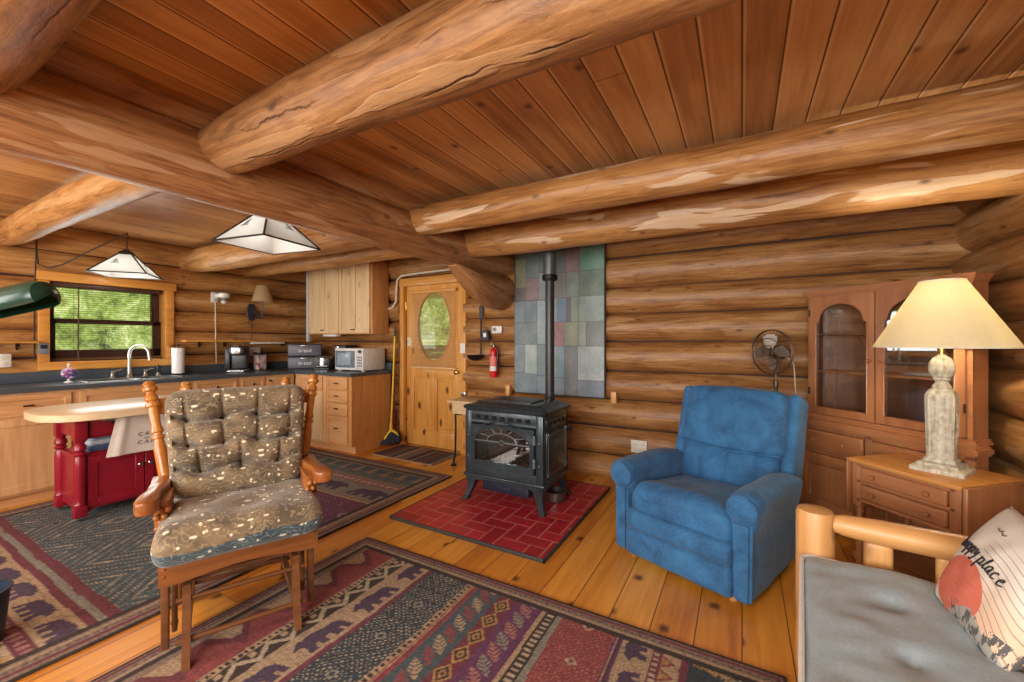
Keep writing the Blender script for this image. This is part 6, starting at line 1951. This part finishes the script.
# pendants --------------------------------------------------------------
def pendant(label, loc, rz, S, H, zc, bulb_e, swag=None):
    t = thing('pendant_lamp', label, 'pendant light', loc, rz)
    h, tp = S / 2, .045
    def face_bm(k, inset=0.0, z0=.0, z1=H):
        pass
    for k in range(4):
        M = Matrix.Rotation(k * PI / 2, 4, 'Z')
        bm = B()
        y0, y1 = h - .004, tp - .004
        vs = [(-y0, -y0, .0), (y0, -y0, .0), (y1, -y1, H), (-y1, -y1, H)]
        vo_ = [bm.verts.new(M @ Vector(p)) for p in vs]
        vi_ = [bm.verts.new(M @ (Vector(p) + Vector((0, .004, -.001)))) for p in vs]
        bm.faces.new(vo_); bm.faces.new(list(reversed(vi_)))
        for i in range(4): bm.faces.new((vo_[i], vi_[i], vi_[(i + 1) % 4], vo_[(i + 1) % 4]))
        pn = obj('mica_panel', bm, MICA, t, smooth=False)
        # pine sprig drawn on the panel
        bm = B()
        f = .62; cx = .35 * h * (1 if k % 2 else -1) * .6
        base = Vector((cx, -(y0 + (y1 - y0) * f) - .003, H * f))
        sl = Vector((0, y0 - y1, H)).normalized()
        for j in range(5):
            a = base + sl * (.012 * j - .03)
            for s in (-1, 1): tube(bm, [M @ a, M @ (a + Vector((s * (.03 - .004 * j), 0, 0)) - sl * .012)], .0014, 4)
        tube(bm, [M @ (base - sl * .04), M @ (base + sl * .035)], .0015, 4)
        obj('sprig_motif', bm, LEAD, pn)
    bm = B()
    c0 = [(h, -h, 0), (h, h, 0), (-h, h, 0), (-h, -h, 0)]; c1 = [(tp, -tp, H), (tp, tp, H), (-tp, tp, H), (-tp, -tp, H)]
    for i in range(4):
        tube(bm, [c0[i], c1[i]], .006, 6); tube(bm, [c0[i], c0[(i + 1) % 4]], .006, 6)
    obj('frame', bm, LEAD, t)
    bm = B(); rings_to_faces(bm, [[(a * tp * 1.25, b * tp * 1.25, H - .008) for a, b in ((1, -1), (1, 1), (-1, 1), (-1, -1))], [(a * tp * .9, b * tp * .9, H + .02) for a, b in ((1, -1), (1, 1), (-1, 1), (-1, -1))], [(a * .012, b * .012, H + .045) for a, b in ((1, -1), (1, 1), (-1, 1), (-1, -1))]]); obj('cap', bm, LEAD, t)
    bm = B(); tube(bm, [(0, 0, H - .01), (0, 0, H - .08)], .018, 12); obj('socket', bm, LEAD, t)
    bm = B(); lathe(bm, [(.012, H - .075), (.02, H - .095), (.033, H - .125), (.030, H - .145), (.014, H - .158), (.001, H - .16)], n=18); obj('bulb', bm, BULBC, t)
    bm = B()
    zt = zc - loc[2]
    k = 0; zz = H + .04
    while zz < zt - .01:
        a = k % 2 * PI / 2
        tube(bm, [(.008 * math.cos(b) * math.cos(a), .008 * math.cos(b) * math.sin(a), zz + .012 + .014 * math.sin(b)) for b in [2 * PI * j / 10 for j in range(10)]], .0022, 5, closed=True)
        zz += .021; k += 1
    obj('chain', bm, BRONZE, t)
    if swag:
        bm = B()
        inv = Matrix.Rotation(-rz, 4, 'Z') @ Matrix.Translation(Vector(loc) * -1)
        tube(bm, [inv @ Vector(p) for p in swag], .006, 6); obj('swag_cord', bm, CORDD, t)
    l = bpy.data.lights.new('pendant_bulb_light', 'POINT'); l.energy = bulb_e; l.color = (1, .96, .90); l.shadow_soft_size = .035
    lo = bpy.data.objects.new('pendant_bulb_light', l); COL.objects.link(lo); lo.location = (loc[0], loc[1], loc[2] + H - .19)
pendant('white panelled pyramid pendant lamp hanging in front of the kitchen window', (-5.17, 1.63, 1.955), R(54), .42, .20, 2.36, 1.6,
        [(-5.17, 1.63, 2.355), (-5.24, 1.56, 2.29), (-5.36, 1.40, 2.15), (-5.50, 1.28, 2.03), (-5.555, 1.20, 1.99), (-5.57, 1.14, 2.02), (-5.57, 1.13, 2.25), (-5.58, 1.12, 1.6), (-5.58, 1.12, 1.15)])
pendant('white panelled pyramid pendant lamp with a lit bulb close to the log girder', (-2.82, 1.63, 1.975), R(10), .45, .22, 2.41, 1.6)

# ------------------------------------------------------------------ red island cart
def island():
    t = thing('kitchen_island', 'red kitchen island cart with a rounded butcher block top on casters', 'kitchen island', (-4.40, 1.43, .0125), R(90))
    # local x -> world +Y, local y -> world -X ; front (doors) at -y = +X side
    hx, hy = .37, .205
    bm = B()
    def sup(a, b, z, n=3.2, m=56):
        return [(a * math.copysign(abs(math.cos(2 * PI * k / m)) ** (2 / n), math.cos(2 * PI * k / m)), -.03 + b * math.copysign(abs(math.sin(2 * PI * k / m)) ** (2 / n), math.sin(2 * PI * k / m)), z) for k in range(m)]
    rings_to_faces(bm, [sup(.575, .40, .745), sup(.582, .407, .750), sup(.582, .407, .795), sup(.575, .40, .80)])
    obj('worktop', bm, WTOP, t, ang=50)
    for sx in (-1, 1):
        for sy in (-1, 1):
            bm = B()
            x, y = sx * hx, sy * hy
            box2(bm, (x - .034, y - .034, .58), (x + .034, y + .034, .744), .004)
            lathe(bm, [(.03, .08), (.036, .095), (.028, .105), (.038, .12), (.03, .135), (.034, .17), (.036, .40), (.034, .45), (.026, .47), (.038, .485), (.026, .50), (.038, .52), (.034, .545), (.024, .56), (.034, .575), (.034, .585)], (x, y, 0), 20)
            box2(bm, (x - .034, y - .034, .03), (x + .034, y + .034, .11), .006)
            p_ = obj('post', bm, REDP, t)
            bm = B(); tube(bm, [(x - .013, y, .02), (x + .013, y, .02)], .02, 14); box2(bm, (x - .006, y - .006, .02), (x + .006, y + .006, .045)); obj('caster', bm, STEEL, p_)
    bm = B()
    box2(bm, (-hx + .0, -hy + .012, .07), (hx, hy - .012, .47)); box2(bm, (-hx - .012, -hy + .03, .46), (hx + .012, hy - .03, .475), .003)
    box2(bm, (-hx + .03, -hy + .01, .585), (hx - .03, -hy + .03, .74)); box2(bm, (-hx + .03, hy - .03, .585), (hx - .03, hy - .01, .74)); box2(bm, (-hx - .01, -hy + .03, .60), (-hx + .01, hy - .03, .74)); box2(bm, (hx - .01, -hy + .03, .60), (hx + .01, hy - .03, .74))
    prism(bm, [(-hx + .034, .07), (-hx + .034, .04), (-hx + .10, .065), (hx - .10, .065), (hx - .034, .04), (hx - .034, .07)], -hy + .012, -hy + .03, 'xz')
    obj('carcass', bm, REDP, t)
    for s in (-1, 1):
        x0, x1 = (-hx + .04, -.003) if s < 0 else (.003, hx - .04)
        bm = B()
        for a, b in (((x0, .085), (x0 + .055, .455)), ((x1 - .055, .085), (x1, .455)), ((x0 + .055, .085), (x1 - .055, .14)), ((x0 + .055, .40), (x1 - .055, .455))): box2(bm, (a[0], -hy - .008, a[1]), (b[0], -hy + .012, b[1]), .002, 1)
        box2(bm, (x0 + .05, -hy + .002, .13), (x1 - .05, -hy + .012, .41))
        d = obj('door', bm, REDP, t)
        bm = B(); lathe(bm, [(.006, 0), (.006, .01), (.015, .015), (.018, .022), (.012, .03), (.001, .031)], n=14, M=Matrix.Translation((s * .032, -hy - .008, .33)) @ Matrix.Rotation(PI / 2, 4, 'X')); obj('knob', bm, NICKEL, d)
    bm = B(); box2(bm, (-hx + .05, -hy + .0, .60), (hx - .05, -hy + .012, .73), .004); d = obj('drawer', bm, REDP, t)
    bm = B(); lathe(bm, [(.007, 0), (.007, .012), (.02, .018), (.022, .026), (.012, .034), (.001, .035)], n=14, M=Matrix.Translation((-.19, -hy - .0, .70)) @ Matrix.Rotation(PI / 2, 4, 'X')); obj('knob', bm, BRONZE, d)
    bm = B(); tube(bm, [(-hx - .034, -.10, .725), (-hx - .075, -.10, .725), (-hx - .075, .12, .725), (-hx - .034, .12, .725)], .008, 8); obj('towel_bar', bm, CHROME, t)
    bm = B(); tube(bm, [(-.25, -hy - .0, .715), (-.25, -hy - .05, .715), (.30, -hy - .05, .715), (.30, -hy - .0, .715)], .008, 8); obj('front_bar', bm, CHROME, t)
    # towel over the front bar
    tw = thing('dish_towel', 'white printed dish towel hanging on the front of the red island', 'towel', (-4.40 + hy + .05, 1.36, .0125), R(90))
    bm = B()
    N, Mh = 26, 14
    W0, W1 = .40, .50
    xc = .05
    front, backp = [], []
    for i in range(N + 1):
        rowf, rowb = [], []
        for j in range(Mh + 1):
            u, v = i / N, j / Mh
            w_ = W0 + (W1 - W0) * v
            xx = xc + (u - .42) * w_ - .02 * v
            fold = .014 * math.exp(-((u - .13) / .05) ** 2) + .006 * math.sin(u * 9 + 1) * v
            zz = .725 - v * .285 - .01 * v * u
            yy = -.014 - fold - .006 * v
            rowf.append(bm.verts.new((xx, yy, zz)))
            rowb.append(bm.verts.new((xx, yy + .004, zz)))
        front.append(rowf); backp.append(rowb)
    for i in range(N):
        for j in range(Mh):
            bm.faces.new((front[i][j], front[i + 1][j], front[i + 1][j + 1], front[i][j + 1]))
            bm.faces.new((backp[i][j], backp[i][j + 1], backp[i + 1][j + 1], backp[i + 1][j]))
    for i in range(N):
        bm.faces.new((front[i][Mh], front[i + 1][Mh], backp[i + 1][Mh], backp[i][Mh])); bm.faces.new((front[i][0], backp[i][0], backp[i + 1][0], front[i + 1][0]))
    for j in range(Mh):
        bm.faces.new((front[0][j], front[0][j + 1], backp[0][j + 1], backp[0][j])); bm.faces.new((front[N][j], backp[N][j], backp[N][j + 1], front[N][j + 1]))
    tc = obj('towel_cloth', bm, fabric('towel_cotton', (214, 202, 190), (232, 222, 212), 200, .9, 4, .2), tw)
    INK = plain('towel_ink', (70, 66, 66), .8)
    for s_, z_, sz in (('CAL', .575, .042), ('and', .545, .022), ('CAR', .512, .042)):
        text_mesh('lettering', ' '.join(s_) if s_ != 'and' else s_, sz, INK, tw, Matrix.Translation((.055, -.0275, z_)) @ Matrix.Rotation(PI / 2, 4, 'X'), align='CENTER')
    # things in the open shelf
    bl = [fabric('cloth_navy', (52, 70, 110), (74, 94, 136)), fabric('cloth_white_blue', (150, 166, 190), (206, 214, 222), 60), fabric('cloth_sky', (88, 140, 176), (130, 178, 206), 60)]
    for k, (c_, lb) in enumerate(zip(bl, ('folded navy cloth at the bottom of the pile in the island shelf', 'folded pale blue and white cloth in the middle of the island shelf pile', 'folded sky blue cloth on top of the pile in the island shelf'))):
        bm = B(); soft(bm, (0, 0, .022), (.20 - .01 * k, .24 - .01 * k, .042), .02, 5, lambda x, y, z, k=k: (x, y, z + .004 * mnoise.noise((x * 14, y * 14, k * 3.3))))
        o = obj('folded_cloth', bm, c_, loc=(-4.355, 1.215, .4885 + .044 * k), rot=(0, 0, R(90 + 5 * k)))
        tag(o, lb, 'cloth', 'folded cloths in the island shelf')
island()

# ------------------------------------------------------------------ by the door
def broom():
    t = thing('broom', 'yellow handled broom with dark angled bristles leaning beside the pine door', 'broom', (-3.825, 3.72, .0), R(30))
    bm = B(); tube(bm, [(.0, .02, .26), (.015, .06, .8), (.03, .085, 1.40)], .012, 10); tube(bm, [(.0, .02, .20), (.0, .02, .29)], .018, 10); obj('handle', bm, YELLOW, t)
    bm = B(); tube(bm, [(.0295, .084, 1.38), (.031, .088, 1.46)], .014, 10); obj('grip', bm, plain('grip_green', (44, 70, 44), .5), t)
    bm = B(); prism(bm, [(-.09, .10), (-.03, .19), (.0, .215), (.03, .21), (.095, .155), (.10, .135), (.03, .185), (.0, .19), (-.02, .17), (-.075, .085)], .0, .045, 'xz'); obj('head', bm, YELLOW, t)
    bm = B()
    random.seed(3)
    for i in range(15):
        for j in range(3):
            f = i / 14
            x0 = -.085 + .18 * f; z0 = .10 + .075 * min(1, f * 1.6) - .02 * max(0, f - .6)
            x1 = -.135 + .25 * f + random.uniform(-.008, .008); z1 = .004 + .05 * f + random.uniform(0, .015)
            tube(bm, [(x0, .008 + .013 * j, z0), (x1, .004 + .018 * j + random.uniform(-.006, .006), z1)], [.007, .008], 5)
    prism(bm, [(-.085, .095), (-.12, .02), (.105, .055), (.095, .14), (.03, .18), (.0, .185)], .006, .04, 'xz')
    obj('bristles', bm, BRISTLE, t)
broom()
t = thing('dust_mop', 'dark red stick leaning in the corner beside the left door casing', 'stick', (-3.875, 3.83, 0))
bm = B(); tube(bm, [(0, 0, .42), (.002, .01, 1.50)], .011, 10); obj('stick', bm, MAROON, t)
bm = B(); soft(bm, (0, 0, .22), (.05, .05, .44), .022, 3, lambda x, y, z: (x * (1 + .4 * (-z)), y, z)); obj('mop_sleeve', bm, plain('mop_cloth', (116, 34, 52), .9), t)
bm = B()
tube(bm, [(-4.0, 3.855, 1.74), (-3.93, 3.855, 1.75), (-3.87, 3.855, 1.82), (-3.858, 3.855, 2.0), (-3.845, 3.855, 2.10), (-3.78, 3.855, 2.145), (-3.6, 3.855, 2.155), (-2.6, 3.855, 2.17)], .013, 8)
tag(obj('wire_conduit', bm, CORD), 'pale conduit bending around the upper left corner of the door', 'conduit')
bm = B(); box2(bm, (-2.462, 1.0, 2.045), (-2.445, 3.70, 2.075), .003); tag(obj('wire_channel', bm, WHITE), 'thin white wire channel along the lower edge of the main girder', 'wire channel')

def plate(label, loc, rz=0, mat=None, toggle=True):
    t = thing('light_switch', label, 'switch', loc, rz)
    bm = B(); box2(bm, (-.036, -.008, -.058), (.036, 0, .058), .004); obj('plate', bm, mat or WHITE, t)
    bm = B(); box2(bm, (-.005, -.02, -.012), (.005, -.007, .012), .002); obj('toggle', bm, mat or WHITE, t)
plate('white light switch on the right door casing beside the ladle', (-2.835, YD - .062, 1.235))
plate('ivory switch plate at the upper left of the door blind', (-3.715, YD - .002, 1.31), 0, IVORY)

t = thing('hanging_ladle', 'oversized dark metal ladle hanging on the log wall beside the door', 'ladle', (-2.555, YB - .01, 1.10))
bm = B(); tube(bm, [(.0, -.03, .07), (.0, -.025, .2), (.0, -.022, .62)], [.010, .009, .011], 10); obj('shaft', bm, BLACKM, t)
bm = B(); soft(bm, (-.0, -.022, .54), (.045, .022, .15), .01, 3); obj('grip', bm, plain('ladle_grip', (58, 66, 66), .5), t)
bm = B(); lathe(bm, [(.001, 0), (.05, .006), (.085, .03), (.10, .065), (.096, .065), (.08, .035), (.047, .012), (.001, .006)], (-.02, -.105, 0), 28); obj('bowl', bm, BLACKM, t)
t = thing('lantern', 'small dark hanging lantern with a pale label between the ladle and thermostat', 'lantern', (-2.485, YB - .004, 1.335))
bm = B(); rings_to_faces(bm, [[(sx * a, -.03 + sy * .028, z) for sx, sy in ((1, 1), (-1, 1), (-1, -1), (1, -1))] for a, z in ((.045, 0), (.047, .01), (.036, .09), (.02, .105))]); obj('body', bm, plain('lantern_navy', (40, 46, 60), .4), t)
bm = B(); box2(bm, (-.018, -.0625, .028), (.018, -.056, .075)); obj('label', bm, PAPER, t)
bm = B(); tube(bm, [(.014 * math.cos(2 * PI * k / 14), -.03, .118 + .016 * math.sin(2 * PI * k / 14)) for k in range(14)], .003, 6, closed=True); obj('ring', bm, BLACKM, t)
t = thing('thermostat', 'white wall thermostat with a small grey display on the log wall', 'thermostat', (-2.355, YB - .0, 1.445))
bm = B(); box2(bm, (-.066, -.03, -.042), (.066, .0, .042), .012); obj('case', bm, WHITE, t)
bm = B(); box2(bm, (-.045, -.032, -.012), (.0, -.028, .02), .002); obj('display', bm, plain('thermostat_lcd', (118, 130, 122), .3), t)
t = thing('fire_extinguisher', 'red fire extinguisher mounted on the log wall left of the slate panel', 'fire extinguisher', (-2.37, YB - .06, .925))
bm = B(); lathe(bm, [(.001, 0), (.04, 0), (.043, .008), (.043, .27), (.038, .295), (.02, .315), (.014, .32), (.014, .33)], n=28); obj('cylinder', bm, REDX, t)
bm = B()
for a0, a1, z0, z1 in ((-2.6, -.5, .06, .115),):
    pass
def wrap(z0, z1, r, a0=-2.7, a1=-.4, n=16):
    bm = B(); rows = []
    for rr in (r, r + .0006):
        rows.append([[(rr * math.cos(a0 + (a1 - a0) * k / n), rr * math.sin(a0 + (a1 - a0) * k / n), z) for k in range(n + 1)] for z in (z0, z1)])
    rings_to_faces(bm, [rows[0][0], rows[0][1], rows[1][1], rows[1][0], rows[0][0]], False, False, close=False)
    return bm
obj('label_band', wrap(.07, .12, .0435), WHITE, t); obj('label_panel', wrap(.125, .225, .0435), plain('extinguisher_label', (222, 120, 112), .5), t)
bm = B(); lathe(bm, [(.014, .325), (.018, .33), (.018, .35), (.010, .36), (.001, .362)], n=14); box2(bm, (-.012, -.06, .352), (.012, .02, .364), .003); box2(bm, (-.010, -.055, .372), (.010, .02, .38), .003); lathe(bm, [(.001, 0), (.014, 0), (.014, .008), (.001, .009)], n=14, M=Matrix.Translation((-.018, 0, .34)) @ Matrix.Rotation(-PI / 2, 4, 'Y')); obj('valve', bm, NICKEL, t)
bm = B(); tube(bm, [(.016, 0, .34), (.05, -.01, .33), (.062, -.012, .27), (.052, -.014, .16), (.048, -.014, .09)], .007, 8); obj('hose', bm, BLACKP, t)
bm = B(); box2(bm, (-.02, .042, .1), (.02, .06, .3)); tube(bm, [(.045 * math.cos(2 * PI * k / 24), .045 * math.sin(2 * PI * k / 24), .245) for k in range(24)], .0035, 6, closed=True); obj('bracket', bm, BLACKM, t)
for x, lb in ((-2.215, 'small pale wood block on the log wall under the left corner of the slate panel'), (-1.06, 'small pale wood block on the log wall to the right of the slate panel')):
    bm = B(); box2(bm, (-.025, -.05, -.055), (.025, .03, .055), .004); tag(obj('wood_block', bm, LODGE, loc=(x, YB + .02, .785)), lb, 'wood block')

def desk():
    t = thing('school_desk', 'small old desk with a pale top and thin iron legs behind the stove', 'desk', (-2.71, 3.42, 0))
    bm = B(); box2(bm, (0, 0, .675), (.56, .40, .70), .005); obj('desk_top', bm, TAN, t)
    bm = B(); box2(bm, (.06, .02, .56), (.50, .38, .674), .003); obj('book_box', bm, TAN, t)
    for x in (.06, .46):
        for y, dy in ((.09, -.02), (.34, .03)):
            bm = B(); tube(bm, [(x - .03, y + dy * 0, .67), (x - .012, y, .60), (x - .005, y, .40), (x - .012, y, .15), (x - .02, y + dy, .02)], [.012, .011, .010, .011, .012], 8); lathe(bm, [(.03, 0), (.03, .008), (.014, .02), (.012, .03)], (x - .02, y + dy, 0), 12); obj('leg', bm, BLACKM, t)
        bm = B(); tube(bm, [(x - .008, .09, .54), (x - .008, .2, .52), (x - .008, .34, .54)], .008, 8); obj('leg_brace', bm, BLACKM, t)
desk()

# ------------------------------------------------------------------ left foreground
def floor_lamp():
    # pole stands just outside the frame; the shade reaches in
    px, py = -2.61, .29
    t = thing('floor_lamp', 'floor lamp with a dark green trough shade at the left edge', 'lamp', (px, py, .0), 0)
    bm = B(); lathe(bm, [(.001, .013), (.12, .013), (.125, .022), (.06, .035), (.015, .045), (.011, .06), (.011, 1.42), (.001, 1.43)], n=24); obj('pole', bm, BRASS, t)
    d = Vector((.872, .489, .22)).normalized()
    c0 = Vector((.075, .045, 1.425)); 
    up = Vector((0, 0, 1)); side = d.cross(up).normalized(); up = side.cross(d)
    bm = B(); tube(bm, [(0, 0, 1.40), (.03, .02, 1.42), tuple(c0 + d * .1)], .009, 8); obj('arm', bm, BRASS, t)
    bm = B()
    n = 22
    rings = []
    for s, k in ((-.03, .05), (-.03, .8), (.0, 1), (.285, 1), (.312, .86), (.325, .5), (.33, .04)):
        out = []
        for i in range(n + 1):
            a = R(-35) + (PI + R(70)) * i / n
            out.append(c0 + d * s + side * math.cos(a) * .06 * k + up * math.sin(a) * .06 * k)
        inn = [c0 + d * s + (p - (c0 + d * s)) * .955 for p in reversed(out)]
        rings.append(out + inn)
    rings_to_faces(bm, rings)
    obj('lamp_shade', bm, GREENM, t)
floor_lamp()
t = thing('waste_bin', 'small dark blue waste bin cut off by the lower left edge of the view', 'bin', (-2.865, .40, .0125), 0)
bm = B(); lathe(bm, [(.001, 0), (.085, 0), (.105, .22), (.112, .222), (.112, .228), (.100, .226), (.080, .008), (.001, .006)], n=28); obj('bucket', bm, plain('bin_navy', (38, 50, 66), .35), t)
# ------------------------------------------------------------------ light and camera
w = bpy.data.worlds.new('World'); sc.world = w; w.use_nodes = True
nt = w.node_tree; nt.nodes.clear()
bg = nt.nodes.new('ShaderNodeBackground'); wo = nt.nodes.new('ShaderNodeOutputWorld')
sky = nt.nodes.new('ShaderNodeTexSky'); sky.sky_type = 'HOSEK_WILKIE'; sky.turbidity = 4.0; sky.sun_direction = (0.55, -0.35, 0.75)
nt.links.new(sky.outputs[0], bg.inputs[0]); bg.inputs[1].default_value = 0.9
nt.links.new(bg.outputs[0], wo.inputs[0])

def area(name, loc, rot, sx, sy, e, col=(1, 1, 1)):
    l = bpy.data.lights.new(name, 'AREA'); l.shape = 'RECTANGLE'; l.size = sx; l.size_y = sy; l.energy = e; l.color = col
    o = bpy.data.objects.new(name, l); COL.objects.link(o); o.location = loc; o.rotation_euler = rot
    return o
# daylight through the two big windows behind the camera
area('daylight_window', (-.4, -2.35, 1.5), (R(104), 0, 0), 2.8, 1.4, 185, (1, .97, .93))
area('daylight_window', (-3.75, -2.35, 1.5), (R(100), 0, 0), 2.2, 1.4, 128, (1, .97, .93))
# unseen fill light added under the ceiling, behind the camera
area('overhead_fill', (-1.0, -1.0, 2.38), (0, 0, 0), .9, .9, 40, (1, .94, .84))
area('daylight_kitchen_window', (XL + .02, 1.65, 1.5), (R(90), 0, R(-90)), .8, .7, 10, (.95, 1, .95))
s = bpy.data.lights.new('sun', 'SUN'); s.energy = 7.0; s.angle = .01; s.color = (1, .95, .85)
so = bpy.data.objects.new('sun', s); COL.objects.link(so); so.rotation_euler = (R(40), 0, R(58))

cd = bpy.data.cameras.new('camera'); cam = bpy.data.objects.new('camera', cd); COL.objects.link(cam)
cam.location = (0, 0, 1.32); cam.rotation_euler = (R(90), 0, R(29.3))
cd.sensor_fit = 'HORIZONTAL'; cd.sensor_width = 36.0; cd.lens = 410.0 / 1024 * 36.0; cd.clip_start = .02; cd.clip_end = 200
sc.camera = cam
vs = sc.view_settings
vs.view_transform = 'Standard'; vs.look = 'None'; vs.gamma = 1.0; vs.exposure = 0.0; vs.use_curve_mapping = False
